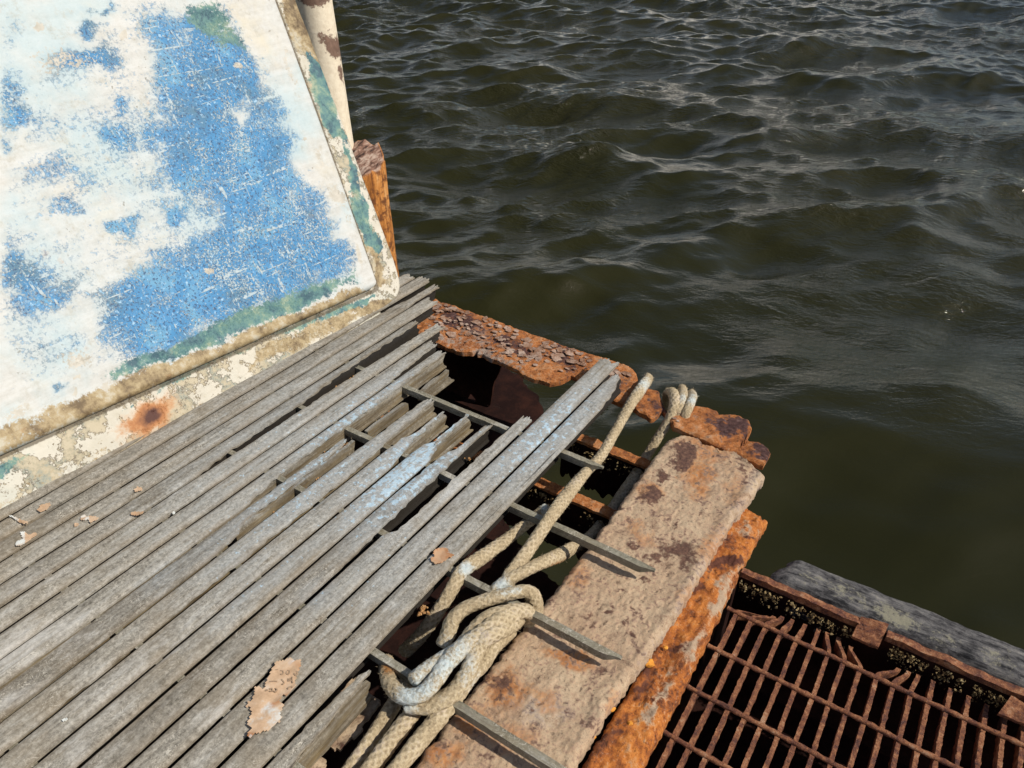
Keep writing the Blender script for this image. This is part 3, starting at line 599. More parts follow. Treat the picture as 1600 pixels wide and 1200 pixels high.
def build_orange_beam():
    def mk(p, V):
        dark = np.maximum.reduce([.75 * ell(p, 1130, 880, 30, 12, 10), .7 * ell(p, 1085, 920, 12, 30, 30), .7 * ell(p, 1060, 1020, 14, 10), .7 * ell(p, 1000, 1080, 14, 12), .75 * ell(p, 960, 1145, 16, 12), .6 * ell(p, 1180, 840, 20, 10, 20), .6 * ell(p, 1010, 1050, 12, 30, 30), .6 * ell(p, 940, 1160, 10, 40, 30)])
        pale = np.maximum.reduce([.55 * ell(p, 1170, 830, 24, 10, 20), .8 * ell(p, 1130, 935, 10, 40, 30), .8 * ell(p, 1080, 1010, 10, 40, 30), .7 * ell(p, 1030, 1100, 10, 50, 30), .5 * ell(p, 1040, 1060, 10, 10)])
        return dict(dark=dark, pale=pale)
    root = thing('orange_steel_bar', (-.2, .7, -.075), 'narrow bright orange rusted steel bar between the tan beam and the grating', 'steel bar')
    strip_beam('top_face', lambda y: -.232, lambda y: -.166 - .004 * math.sin(y * 7), -.12, 1.205, -.074, .035, M_ORANGE, mk, root, .0065, 15, 36, .003, 0,
               lambda x, y, t: .004 * fbm((x * 75, y * 75, 5), 4) * .6 - .008 * max(0, t - .75) / .25 + .005 * sst(.3, .05, t))
    ys = np.linspace(-.3, 1.18, 160); T, Bm = [], []
    for k in range(12):
        for y in ys:
            zz = -.112 - .31 * k / 11; x = -.186 + .004 * fbm((y * 12, zz * 12, 3)); T.append((x, y, zz)); Bm.append((x - .01, y, zz))
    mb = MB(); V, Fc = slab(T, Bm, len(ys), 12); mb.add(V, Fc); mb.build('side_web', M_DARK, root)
    nod = mat_plain('fresh_orange_nodule', [(.3, (.55, .2, .03)), (.7, (.75, .36, .06))], 120)
    for px, py, s in [(1014, 1036, .009), (992, 1050, .006), (955, 1107, .006), (925, 1151, .0055), (1065, 940, .005), (985, 1130, .004), (1040, 1012, .004), (1078, 925, .0045)]:
        q = at(px, py, -.07); V = []; n, m_ = 14, 8
        for j in range(m_):
            a = math.pi * (j + .01) / (m_ - .98)
            for k in range(n):
                b = 6.283 * k / n; d = np.array([math.sin(a) * math.cos(b), math.sin(a) * math.sin(b), math.cos(a) * .7]); V.append(q + d * s * (1 + .35 * fbm(tuple(d * 2 + q * 50))))
        mb = MB(); mb.add(V, grid_f(n, m_, 0, True)); mb.build('rust_nodule', nod, root)
build_orange_beam()

def build_underside():
    # torn bottom plating in the shade under the slats
    poly = [(-1.9, -.3), (-.43, -.3), (-.43, 1.0), (-.6, 1.03), (-.72, 1.1), (-.84, 1.2), (-.86, 1.4), (-.905, 1.56), (-.95, 1.6), (-.97, 1.63), (-1.02, 1.64), (-1.06, 1.68), (-1.1, 1.68), (-1.14, 1.71), (-1.18, 1.75), (-1.9, 1.75)]
    pts = []
    for i in range(len(poly)):
        a, b = np.array(poly[i]), np.array(poly[(i + 1) % len(poly)]); n = max(2, int(np.linalg.norm(b - a) / .012))
        for k in range(n):
            q = a + (b - a) * k / n; pts.append((q[0] + .014 * fbm((q[0] * 25, q[1] * 25, 0)), q[1] + .014 * fbm((q[0] * 25, q[1] * 25, 4))))
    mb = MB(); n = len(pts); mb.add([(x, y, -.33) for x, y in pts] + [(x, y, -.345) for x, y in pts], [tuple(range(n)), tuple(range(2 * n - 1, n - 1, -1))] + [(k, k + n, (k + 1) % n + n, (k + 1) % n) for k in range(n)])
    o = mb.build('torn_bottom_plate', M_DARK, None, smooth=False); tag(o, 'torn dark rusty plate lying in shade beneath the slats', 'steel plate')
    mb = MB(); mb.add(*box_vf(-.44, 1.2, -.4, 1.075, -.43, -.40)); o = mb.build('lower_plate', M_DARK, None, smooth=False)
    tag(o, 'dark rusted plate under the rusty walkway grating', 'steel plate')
    # two cross beams with ragged hanging webs
    for y, z, x0, x1, zb, lab, sd in [(1.236, -.10, -.665, -.43, -.22, 'shaded rusty cross beam nearest the far edge beam, web torn below', 1), (1.052, -.10, -1.45, -.43, -.25, 'shaded rusty cross beam with yellow barnacles beneath its lip, nearer the knot', 7)]:
        root = thing('cross_beam', ((x0 + x1) / 2, y, z), lab, 'steel beam', 'rusty cross beams under the slats')
        xs = np.linspace(x0, x1, 200); T, Bm = [], []
        for t in (0, .35, .7, 1):
            for x in xs:
                yy = y + t * .028 + .003 * fbm((x * 40, t * 3, sd)); T.append((x, yy, z + .003 * fbm((x * 50, yy * 50, sd)))); Bm.append((x, yy, z - .007))
        mb = MB(); V, Fc = slab(T, Bm, len(xs), 4); mb.add(V, Fc); mb.build('top_flange', M_FAR, root)
        T, Bm = [], []
        for k in range(14):
            for x in xs:
                zz = z - .0075 + (zb + .05 * fbm((x * 8, sd, 1)) + .02 * fbm((x * 40, sd, 4)) - z) * k / 13; yy = y + .004 + .003 * fbm((x * 20, zz * 20, sd)); T.append((x, yy, zz)); Bm.append((x, yy + .007, zz))
        mb = MB(); V, Fc = slab(T, Bm, len(xs), 14); mb.add(V, Fc); mb.build('web', M_DARK, root)
        if sd == 7 or sd == 1: barnacles('barnacle_crust', root, [(x0, y - .002, z - .012), (x1, y - .002, z - .012)], 700 if sd == 7 else 200, .012 if sd == 7 else .02, .006)
def barnacles(name, parent, line, n, spread, size, drop=.02):
    mb = MB(); a, b = np.array(line[0]), np.array(line[1]); rr = random.Random(n)
    for i in range(n):
        t = rr.random(); 
        if fbm((t * 14, n, 2)) < -.18: continue
        q = a + (b - a) * t + np.array([0, -abs(rr.gauss(0, .005)), -abs(rr.gauss(0, spread))]); s = size * rr.uniform(.2, .85) * rr.uniform(.6, 1)
        ax = [np.array([rr.gauss(0, 1) for _ in range(3)]) for _ in range(7)]; ax = [w / np.linalg.norm(w) * s * rr.uniform(.6, 1.35) for w in ax]
        bm = bmesh.new()
        for w in ax: bm.verts.new(tuple(q + w))
        bm.verts.ensure_lookup_table(); bmesh.ops.convex_hull(bm, input=list(bm.verts)); bm.verts.index_update()
        mb.add([v.co[:] for v in bm.verts], [tuple(v.index for v in f.verts) for f in bm.faces]); bm.free()
    o = mb.build(name, M_BARN, parent, smooth=False); o['kind'] = 'stuff'; return o
build_underside()

# ---------------------------------------------------------------- slatted deck (T-bar grating)
GAPS = [-1.6395, -1.5885, -1.5375, -1.487, -1.436, -1.3855, -1.335, -1.285, -1.235, -1.185, -1.136, -1.087, -1.037, -.988, -.935, -.884, -.834, -.782, -.730, -.680, -.626, -.575]
def build_slats():
    root = thing('slatted_deck', (-.95, .6, 0), 'grey weathered slatted deck with broken slat ends and flecks of pale blue paint', 'slatted deck')
    Y0 = -.12
    def attrs(V, tone, rot=0.0, white=0.0):
        p = proj(np.array(V)); z = np.array(V)[:, 2]
        paint = np.maximum.reduce([.5 * ell(p, 420, 700, 300, 120, -35), .5 * ell(p, 620, 860, 220, 90, -42), .95 * ell(p, 640, 730, 190, 70, -42), .75 * ell(p, 470, 760, 260, 60, -35), .8 * ell(p, 850, 680, 190, 55, -42), .8 * ell(p, 560, 650, 190, 45, -33), .55 * ell(p, 380, 860, 130, 50, -38), .35 * ell(p, 300, 780, 170, 50, -32), .65 * ell(p, 500, 925, 50, 26, -40), .6 * ell(p, 420, 900, 170, 26, -38), .5 * ell(p, 250, 900, 60, 30, -35)])
        whi = np.maximum.reduce([.75 * ell(p, 30, 1010, 70, 40, -35), .6 * ell(p, 110, 990, 60, 30, -35), .5 * ell(p, 60, 900, 60, 18, -20), .55 * ell(p, 120, 1180, 30, 30), .45 * ell(p, 330, 1120, 60, 20, -35), .5 * ell(p, 30, 1090, 90, 14, -33), .4 * ell(p, 700, 760, 120, 40, -42), .35 * ell(p, 200, 1050, 150, 40, -35)])
        rotv = np.full(len(p), rot) if np.isscalar(rot) else np.array(rot)
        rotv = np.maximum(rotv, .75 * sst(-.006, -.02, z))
        return dict(tone=np.full(len(p), tone), paint=paint * sst(-.012, -.004, z), white=np.maximum(whi, white), rot=rotv)
    def slat(k, y1, top=None, web=None, foot=None, label=None, dz=0.0, y0=Y0, tone=None):
        """top: list of (y, left fraction, right fraction) of the flange; web/foot: (y0, y1) spans"""
        a, b = GAPS[k] + .0036, GAPS[k + 1] - .0036; w = b - a; xc = (a + b) / 2; rr = random.Random(100 + k); tone = rr.uniform(.2, .85) if tone is None else tone
        mb = MB(); top = top or [(y0, 0, 1), (y1, 0, 1)]
        # flange segments: list of strips (continuous)
        ty = [t[0] for t in top]; ya, yb = ty[0], ty[-1]
        nv = max(8, int((yb - ya) / .011)); nu = 11; T, Bm = [], []
        endj = [rr.uniform(-.022, .0) for _ in range(nu)]
        for j in range(nv):
            tv = j / (nv - 1)
            for i in range(nu):
                u = i / (nu - 1); y = ya + (yb + endj[i] * .9 - ya) * tv
                l = np.interp(y, ty, [t[1] for t in top]); r = np.interp(y, ty, [t[2] for t in top])
                rag_l = (.10 * fbm((y * 45, k, 1)) + .05 * fbm((y * 160, k, 3))) * (1 if l > .02 else .12); rag_r = (.10 * fbm((y * 45, k, 7)) + .05 * fbm((y * 160, k, 9))) * (1 if r < .98 else .12)
                l2 = min(max(0, l + rag_l), .47 if l < .5 else .97); r2 = max(min(1, r + rag_r), l2 + .03); f = l2 + (r2 - l2) * u; x = a + w * f
                h = -.0026 * (2 * f - 1) ** 4 + .0007 * fbm((x * 160, y * 6, k), 4) - .0012 * max(0, fbm((x * 90, y * 2.2, k + 30), 3)) + .0015 * fbm((y * 2.2, k, 0))
                h += dz * sst(.5, 1.1, y)
                T.append((x, y, h)); Bm.append((x, y, h - .0042))
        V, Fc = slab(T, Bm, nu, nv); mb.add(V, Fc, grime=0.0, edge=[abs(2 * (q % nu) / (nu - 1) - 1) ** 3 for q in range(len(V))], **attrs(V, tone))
        for (s, e) in (web or [(y0, y1 - .004)]):           # upright web
            n = max(4, int((e - s) / .02)); T, Bm = [], []
            for zi in range(5):
                zz = -.0038 - .0332 * zi / 4
                for j in range(n):
                    y = s + (e - s - rr.uniform(0, .012) * (j == n - 1)) * j / (n - 1); topz = -.0038 - (.012 * abs(fbm((y * 40, k, 5))) if web else 0); z2 = topz + (zz + .0038) * (1 if zi else 1); z2 = max(min(z2, -.0038), -.037)
                    off = .0005 * fbm((y * 30, zz * 200, k)) + .002 * (zi / 4 - .5) * 0
                    T.append((xc + .0045 + off, y, z2 + dz * sst(.5, 1.1, y))); Bm.append((xc - .0045 + off, y, z2 + dz * sst(.5, 1.1, y)))
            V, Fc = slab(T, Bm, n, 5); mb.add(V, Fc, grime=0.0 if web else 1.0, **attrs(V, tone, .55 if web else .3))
        for (s, e) in (foot or web or [(y0, y1 - .01)]):    # foot flange
            n = max(4, int((e - s) / .02)); T, Bm = [], []
            for u in (-1, -.4, .4, 1):
                for j in range(n):
                    y = s + (e - s - rr.uniform(0, .01) * (j == n - 1)) * j / (n - 1); x = xc + u * .0105 * (1 + .12 * fbm((y * 40, k, u)))
                    z = -.0335 - .002 * abs(u) + dz * sst(.5, 1.1, y); T.append((x, y, z)); Bm.append((x, y, z - .004))
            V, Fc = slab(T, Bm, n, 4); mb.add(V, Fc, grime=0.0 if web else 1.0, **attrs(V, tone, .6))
        o = mb.build('slat', M_SLAT, root, sharp=50)
        if label: o['label'] = label
    for k in range(0, 5): slat(k, 1.5)
    slat(5, 1.535, [(Y0, 0, 1), (1.46, 0, 1), (1.535, .3, 1)])
    slat(6, 1.545)
    slat(7, 1.525, [(Y0, 0, 1), (1.2, 0, 1), (1.38, .3, 1), (1.42, .45, .92), (1.525, .5, .95)])
    slat(8, 1.455, [(Y0, 0, 1), (1.455, 0, 1)], tone=.75)
    slat(9, 1.33, [(Y0, 0, 1), (.60, 0, 1), (.68, 0, .84), (.92, 0, .80), (1.0, 0, .62), (1.06, .05, .55), (1.33, .1, .5)], label='slat with its right lip rotted away beside a long dark slot')
    slat(10, 1.355, [(Y0, 0, 1), (.6, 0, 1), (.70, .06, 1), (.95, .12, 1), (1.12, .2, 1), (1.355, .45, 1)])
    slat(11, 1.275, [(Y0, 0, 1), (1.05, 0, 1), (1.2, .05, .8), (1.275, .12, .7)], tone=.8)
    slat(12, 1.25, [(Y0, 0, 1), (.60, 0, 1), (.68, 0, .70), (.88, 0, .62), (1.15, 0, .56), (1.25, .1, .55)], web=[(Y0, 1.245)], label='slat with bright worn ridge and exposed lower side', tone=.9)
    slat(13, .845, [(Y0, 0, 1), (.50, 0, 1), (.545, 0, .86), (.58, 0, .52), (.72, .06, .50), (.8, .1, .44), (.86, .1, .34)], web=[(Y0, .535), (.55, .868), (.905, 1.04), (1.09, 1.195)], foot=[(Y0, .535), (.55, .868), (1.09, 1.205)], label='slat rotted through, leaving only its brown web in pieces')
    slat(14, 1.075, [(Y0, 0, 1), (.80, 0, .94), (.95, .05, .66), (1.075, .12, .55)], web=[(Y0, 1.07)], label='slat frayed into splinters at its broken end', tone=.8)
    slat(15, 1.05, [(Y0, 0, 1), (.84, 0, 1), (.93, .05, .62), (.94, .34, .52), (1.05, .36, .5)], web=[(Y0, 1.05)], label='broken slat with a bright blue paint patch at its torn top', tone=.8)
    slat(16, 1.075, [(Y0, 0, 1), (.90, 0, 1), (.935, .1, .8), (.95, .36, .52), (1.075, .38, .5)], web=[(Y0, 1.07)], label='broken slat with its upper lip gone and web standing bare')
    slat(17, 1.072, [(Y0, 0, 1), (.60, 0, .98), (.80, 0, .82), (.93, .1, .78), (.96, .4, .74), (1.072, .46, .72)])
    slat(18, 1.14, [(Y0, 0, 1), (.695, 0, 1), (.712, .42, 1), (1.0, .44, 1), (1.14, .48, 1)], tone=.8)
    slat(19, 1.448, tone=.75)
    slat(20, 1.40, [(Y0, 0, 1), (1.26, 0, 1), (1.33, 0, .85), (1.40, .1, .5)], tone=.7)
    # last full slat, split at its far end, and the splintered stump beside it
    GAPS.append(-.5245)
    slat(21, .47, [(Y0, 0, 1), (.12, 0, .9), (.3, 0, .62), (.40, .1, .5), (.47, .30, .42)], web=[(Y0, .46)], label='splintered slat stump beside the rope loop', tone=.75)
    # cross rods, in two halves each, through the webs and out over the tan beam
    for y, x1 in ((.500, -.222), (.700, -.252), (.893, -.283), (1.085, -.485), (.305, -.30), (.11, -.30)):
        x0 = -1.62; mb = MB(); n = 170; T, Bm = [], []
        for v_ in np.linspace(-1, 1, 6):
            for i in range(n):
                t = i / (n - 1); x = x0 + (x1 - x0) * t; tip = sst(x1 - .03, x1, x); yy = y + .0062 * v_ * (1 - .55 * tip) + .004 * tip + .0012 * fbm((x * 12, y * 9, 1)); g = -.0025 * math.exp(-(v_ / .25) ** 2) * (1 if x < -.58 else .2)
                zz = -.0085 + g + .0008 * fbm((x * 60, v_, y)) - .002 * tip; T.append((x, yy, zz)); Bm.append((x, yy, -.0245 + .010 * tip))
        V, Fc = slab(T, Bm, n, 6); mb.add(V, Fc, **attrs(V, .45, .0)); mb.a['rot'] = [.1] * len(mb.v); mb.a['paint'] = [0.] * len(mb.v); mb.build('cross_rod', M_ROD, root, sharp=50)
    mb = MB(); rr = random.Random(3)
    for cx, cy, n, sp_ in [(538, 696, 26, 9), (528, 704, 14, 8), (553, 714, 14, 5), (505, 747, 10, 6), (490, 764, 16, 6), (430, 806, 8, 4), (528, 604, 10, 5), (545, 592, 8, 5), (660, 958, 8, 4), (664, 950, 6, 4), (300, 797, 5, 5), (735, 720, 6, 4)]:
        for i in range(n):
            q = at(cx + rr.gauss(0, sp_), cy + rr.gauss(0, sp_ * .5) - 0, -.026); r = rr.uniform(.0016, .004); V = []
            for j in range(5):
                a = math.pi * (j + .02) / 4.04
                for k in range(7): d = np.array([math.sin(a) * math.cos(k * .9), math.sin(a) * math.sin(k * .9), math.cos(a)]); V.append(q + d * r * rr.uniform(.7, 1.3))
            mb.add(V, grid_f(7, 5, 0, True))
    o = mb.build('orange_crumbs', M_CRUMB, root); o['kind'] = 'stuff'
build_slats()

# ---------------------------------------------------------------- walkway grating, its frame and the fender
def build_grating():
    zt = -.118; root = thing('walkway_grating', (.1, .7, zt), 'rusty steel walkway grating with bent and broken bar ends', 'grating'); rr = random.Random(8)
    bend = {0: (.05, 1.006), 1: (.032, 1.012), 2: (.018, 1.02), 3: (.008, 1.024), 4: (.004, 1.026), 5: (.0, 1.03), 6: (-.012, 1.03), 7: (-.02, 1.03), 8: (-.024, 1.022), 9: (.028, 1.022), 10: (.016, 1.025), 11: (.005, 1.028)}
    for i in range(26):
        x0 = -.147 + .0268 * i; dx, ye = bend.get(i, (.0, 1.03)); mb = MB(); ys = np.concatenate([np.linspace(-.25, .985, 330), np.linspace(.988, ye, 12)]); T, Bm = [], []
        for zi in range(5):
            for y in ys:
                q = sst(.985, ye, y) ; tip = 1 - .75 * sst(ye - .012, ye, y); w = (.0034 + .0009 * fbm((y * 120, i, zi * .3)) + .0006 * fbm((y * 400, i, 0)))
                x = x0 + dx * q + .0015 * fbm((y * 6, i, 0)); zz = zt - (.024 * zi / 4) * tip + .0012 * fbm((y * 150, i, 3)) - .002 * q; T.append((x - w, y, zz)); Bm.append((x + w, y, zz))
        V, Fc = slab(T, Bm, len(ys), 5); mb.add(V, Fc); mb.build('bearing_bar', M_RED, root, sharp=70)
    for j in range(13):
        y = .980 - .0955 * j; mb = MB(); xs = np.linspace(-.165, .56, 240); sg = .0008
        path = [(x, y + .0015 * fbm((x * 9, j, 0)), zt + .0006 + .0015 * fbm((x * 5, j, 4))) for x in xs]
        tube(mb, path, lambda s, th, t, p: .0042 + .0005 * math.sin(2 * th + s * 300) + .0006 * fbm((s * 120, th, j)), 8); mb.build('cross_bar', M_RED, root, sharp=80)
build_grating()
def build_frame():
    y = 1.052; zt = -.082; root = thing('rusted_angle_rail', (.1, y, zt), 'rusty upright angle rail with barnacles along the far side of the grating', 'rail')
    for x0, x1 in ((-.168, .045), (.088, 1.1)):
        xs = np.linspace(x0, x1, int((x1 - x0) / .005)); T, Bm = [], []
        for k in range(16):
            for x in xs:
                zz = zt - .017 * k / 15 + .004 * fbm((x * 30, 3, 1)) * (k == 0); w = .0045 + .0025 * fbm((x * 30, zz * 30, 2)) + (.004 if k < 2 else 0); T.append((x, y - w, zz)); Bm.append((x, y + .006, zz))
        mb = MB(); V, Fc = slab(T, Bm, len(xs), 16); mb.add(V, Fc); mb.build('flange', M_RED, root, sharp=60)
    xs = np.linspace(-.172, 1.1, 260); T, Bm = [], []
    for k in range(20):
        for x in xs:
            zz = zt - .012 - .33 * k / 19; w = .003 * fbm((x * 14, zz * 14, 5)); T.append((x, y + .0085 - w, zz)); Bm.append((x, y + .0145, zz))
    mb = MB(); V, Fc = slab(T, Bm, len(xs), 20); mb.add(V, Fc); mb.build('side_web', M_DARK, root, sharp=60)
    barnacles('barnacle_crust', root, [(-.165, y - .012, zt - .014), (.04, y - .012, zt - .016)], 420, .014, .0048)
    barnacles('barnacle_crust', root, [(.10, y - .012, zt - .014), (.36, y - .012, zt - .016)], 560, .015, .0048)
    # folded clip plate
    c = [at(1346, 962, -.075), at(1389, 975, -.075), at(1373, 1011, -.10), at(1331, 994, -.10)]; T, Bm = [], []; n = 14
    for j in range(n):
        for i in range(n):
            u, v = i / (n - 1), j / (n - 1); p = (c[0] * (1 - u) + c[1] * u) * (1 - v) + (c[3] * (1 - u) + c[2] * u) * v; p = p + np.array([0, 0, .003 * fbm((p[0] * 60, p[1] * 60, 1))]); T.append(p); Bm.append(p + np.array([0, .002, -.008]))
    mb = MB(); V, Fc = slab(T, Bm, n, n); mb.add(V, Fc); mb.build('clip_plate', M_RED, root, sharp=60)
    c = [at(1580, 1085, -.085), at(1640, 1112, -.085), at(1640, 1140, -.1), at(1560, 1112, -.1)]; T, Bm = [], []
    for j in range(n):
        for i in range(n):
            u, v = i / (n - 1), j / (n - 1); p = (c[0] * (1 - u) + c[1] * u) * (1 - v) + (c[3] * (1 - u) + c[2] * u) * v; p = p + np.array([0, -.004, .004 * fbm((p[0] * 60, p[1] * 60, 1))]); T.append(p); Bm.append(p + np.array([0, .002, -.008]))
    mb = MB(); V, Fc = slab(T, Bm, n, n); mb.add(V, Fc); mb.build('clip_plate', M_RED, root, sharp=60)
build_frame()
def build_fender():
    mb = MB(); xs = np.linspace(-.112, 1.2, 260); prof = []
    for k in range(28):
        a = 2 * math.pi * k / 28; s = 6; ca, sa = math.cos(a), math.sin(a); r = (abs(ca) ** s + abs(sa) ** s) ** (-1 / s); prof.append((r * ca, r * sa))
    V = []
    for i, x in enumerate(xs):
        e = max(0, 1 - (x + .112) / .03); sh = 1 - .22 * e * e
        for u, w in prof: 
            yy = 1.105 + .043 * u * sh + .003 * fbm((x * 8, u * 3, w * 3)) + .0015 * fbm((x * 40, u * 9, w * 9)); zz = -.155 + .072 * w * sh + .003 * fbm((x * 12, u * 4, w * 4 + 9)) + .0012 * fbm((x * 30, u * 40, w * 20)); V.append((x + .02 * e * (u * .7 + fbm((u * 4, w * 4, 1)) * .35), yy + .03 * max(0, x), zz))
    Fc = grid_f(28, len(xs), 0, True) + [tuple(range(27, -1, -1)), tuple((len(xs) - 1) * 28 + k for k in range(28))]
    p = proj(np.array(V)); pale = np.maximum.reduce([.7 * ell(p, 1400, 965, 50, 16, 22), .5 * ell(p, 1320, 925, 50, 14, 22), .4 * ell(p, 1480, 1000, 40, 14, 22), .35 * ell(p, 1270, 905, 30, 10, 22), .4 * ell(p, 1560, 1030, 40, 18, 22)])
    mb.add(V, Fc, pale=pale); o = mb.build('fender_timber', M_FENDER, None, sharp=50); tag(o, 'blackened timber fender with pale lichen beyond the grating rail', 'fender')
build_fender()

# ---------------------------------------------------------------- rope
def build_rope():
    base = at(800, 930, 0); root = thing('mooring_rope', tuple(base), 'frayed beige braided rope knotted round a rod and looped over the beam', 'rope')
    def rope(name, pts, r=.0165, paint=(), rust=(), lab=None, flat=1.0, seed=0):
        P = [at(x, y, z) for x, y, z in pts]; path = catmull(P, .002); nr = 36; K = 2 * math.pi / .0155; mb = MB(); groove = []
        def rf(s, th, t, p):
            jt = 1.1 * fbm((s * 40, seed, 1)) + .5 * fbm((s * 300, seed, 3)); a = math.sin(6 * th + K * s + jt); b = math.sin(6 * th - K * s + jt); m_ = max(a, b); fl = 1 - .2 * abs(math.sin(th + 1.3 * math.sin(s * 9 + seed))) ; ends = min(1, .55 + min(t, 1 - t) * 40)
            groove.append(max(0, min(1, .55 - m_ * .8)))
            return r * ends * fl * 1.06 * (1 + .075 * (m_ - .4) + .08 * fbm((s * 22, math.cos(th), seed)) + .05 * fbm((s * 160, math.cos(th) * 4, seed + 2 + math.sin(th) * 4)))
        def pa(V):
            p = proj(np.array(V)); d = np.zeros(len(p)); 
            for c in paint: d = np.maximum(d, .68 * c[5] * ell(p, *c[:5]))
            up = np.array(V)[:, 2]; return d
        def ru(V):
            p = proj(np.array(V)); d = np.zeros(len(p))
            for c in rust: d = np.maximum(d, c[5] * ell(p, *c[:5]))
            return d
        V = tube(mb, path, rf, nr, True, paint=pa, rust=ru); mb.a['groove'] = groove + [0.] * (len(V) - len(groove))
        # loose fibres standing off the braid
        rr = random.Random(seed + 5); n = len(path)
        for i in range(int(n * 2.6)):
            j = rr.randrange(n - 1); k = rr.randrange(nr); q = np.array(V[j * nr + k]); c = path[j]; o_ = (q - c); o_ /= np.linalg.norm(o_) + 1e-9; tdir = path[min(j + 1, n - 1)] - path[max(j - 1, 0)]; tdir /= np.linalg.norm(tdir) + 1e-9
            L = rr.uniform(.002, .007) * (2.2 if rr.random() < .12 else 1); e = q + o_ * L * .6 + tdir * L * rr.uniform(-1, 1); sd = np.cross(o_, tdir) * .00035
            mb.add([q - sd, q + sd, e], [(0, 1, 2)], paint=float(mb.a['paint'][j * nr + k]))
        o = mb.build(name, M_ROPE, root, sharp=80)
        if lab: o['label'] = lab
    blue = [(655, 1075, 60, 26, -40, 1.0), (700, 1030, 50, 26, -55, .9), (660, 1035, 30, 26, -45, .8), (730, 1045, 24, 30, 0, .55), (785, 915, 18, 14, 0, .9), (795, 925, 30, 6, -12, .8), (728, 888, 14, 14, 0, .95), (850, 797, 9, 14, 20, .95)]
    # long strand from the edge beam down to the knot
    rope('strand', [(1013, 590, -.10), (1012, 594, -.06), (1006, 602, -.034), (985, 632, -.032), (958, 680, -.034), (938, 714, -.036), (915, 738, -.03), (885, 775, -.012), (858, 812, .006), (832, 850, -.004), (808, 885, -.012), (795, 905, -.014), (790, 930, -.03)], .01285, blue + [(1005, 598, 16, 14, 0, .7)], seed=1)
    # doubled loop over the edge, running down in the shade of the beam
    rope('strand', [(1040, 640, -.16), (1044, 616, -.07), (1051, 614, -.034), (1054, 630, -.034), (1043, 660, -.06), (1018, 700, -.105), (988, 750, -.13), (953, 800, -.14), (922, 838, -.125), (885, 862, -.07), (845, 880, -.025), (805, 900, -.01), (775, 920, -.014), (768, 935, -.03)], .01233, blue, [(870, 885, 30, 6, -25, .8)], lab='strand running down in shade beside the tan beam', seed=2)
    rope('loop', [(1050, 668, -.085), (1057, 648, -.05), (1064, 630, -.034), (1067, 618, -.034), (1068, 612, -.06), (1066, 606, -.12)], .01061, [(1070, 620, 10, 10, 0, .6)], seed=3)
    rope('loop', [(1060, 672, -.09), (1069, 652, -.05), (1076, 636, -.034), (1080, 625, -.034), (1082, 620, -.06), (1080, 614, -.12)], .01061, [(1082, 622, 10, 10, 0, .95)], seed=4)
    # short end that dives under the slats
    rope('tail', [(858, 792, -.02), (838, 806, -.035), (815, 824, -.04), (785, 848, -.03), (745, 876, -.012), (722, 894, -.008), (702, 928, -.022), (680, 962, -.05), (655, 995, -.09), (630, 1020, -.14)], .01255, blue, lab='short rope tail with a pale blue patch', seed=5)
    # the knot round the rod
    rope('knot', [(838, 962, -.045), (836, 940, -.02), (824, 924, .006), (795, 928, .014), (760, 938, .014), (728, 950, .012), (708, 968, .008), (700, 990, .0), (690, 1012, -.012)], .01255, blue, seed=6)
    rope('knot', [(826, 975, -.05), (826, 956, -.012), (800, 956, .014), (768, 964, .018), (742, 984, .016), (722, 1010, .012), (690, 1030, .014), (660, 1050, .016), (642, 1066, .014)], .01233, blue, seed=7)
    rope('knot', [(606, 1034, -.07), (604, 1046, -.035), (610, 1068, -.008), (628, 1087, .006), (656, 1086, .012), (680, 1064, .018), (698, 1036, .02), (722, 1012, .024), (750, 992, .024), (778, 972, .02), (806, 960, .006)], .01308, blue, [(608, 1044, 14, 12, 0, .95)], seed=8)
    rope('knot', [(632, 1102, -.006), (668, 1104, -.004), (704, 1086, .002), (726, 1060, .008), (738, 1036, .012), (748, 1012, .016), (762, 996, .022), (786, 985, .012), (806, 972, -.012), (820, 955, -.05)], .01255, blue, seed=9)
    rope('knot', [(730, 1058, -.02), (752, 1040, -.014), (768, 1016, -.008), (778, 992, -.004), (790, 972, .0), (812, 958, -.03)], .01157, [], seed=10)
    # ends lying on the tan beam towards the camera
    rope('tail', [(800, 985, -.05), (786, 998, -.036), (764, 1020, -.026), (736, 1056, -.018), (706, 1096, -.016), (672, 1138, -.016), (634, 1184, -.017), (580, 1250, -.018), (520, 1330, -.02)], .01255, blue + [(735, 1060, 20, 30, 30, .35)], seed=11)
    rope('tail', [(672, 1070, -.03), (656, 1096, -.028), (640, 1120, -.026), (612, 1156, -.026), (575, 1206, -.026), (520, 1280, -.028)], .01233, [], seed=12)
    rope('tail', [(640, 1062, -.05), (622, 1090, -.045), (602, 1122, -.042), (574, 1164, -.042), (540, 1214, -.044), (490, 1285, -.046)], .01233, [], lab='rope end lying nearest the slats', seed=13)
build_rope()

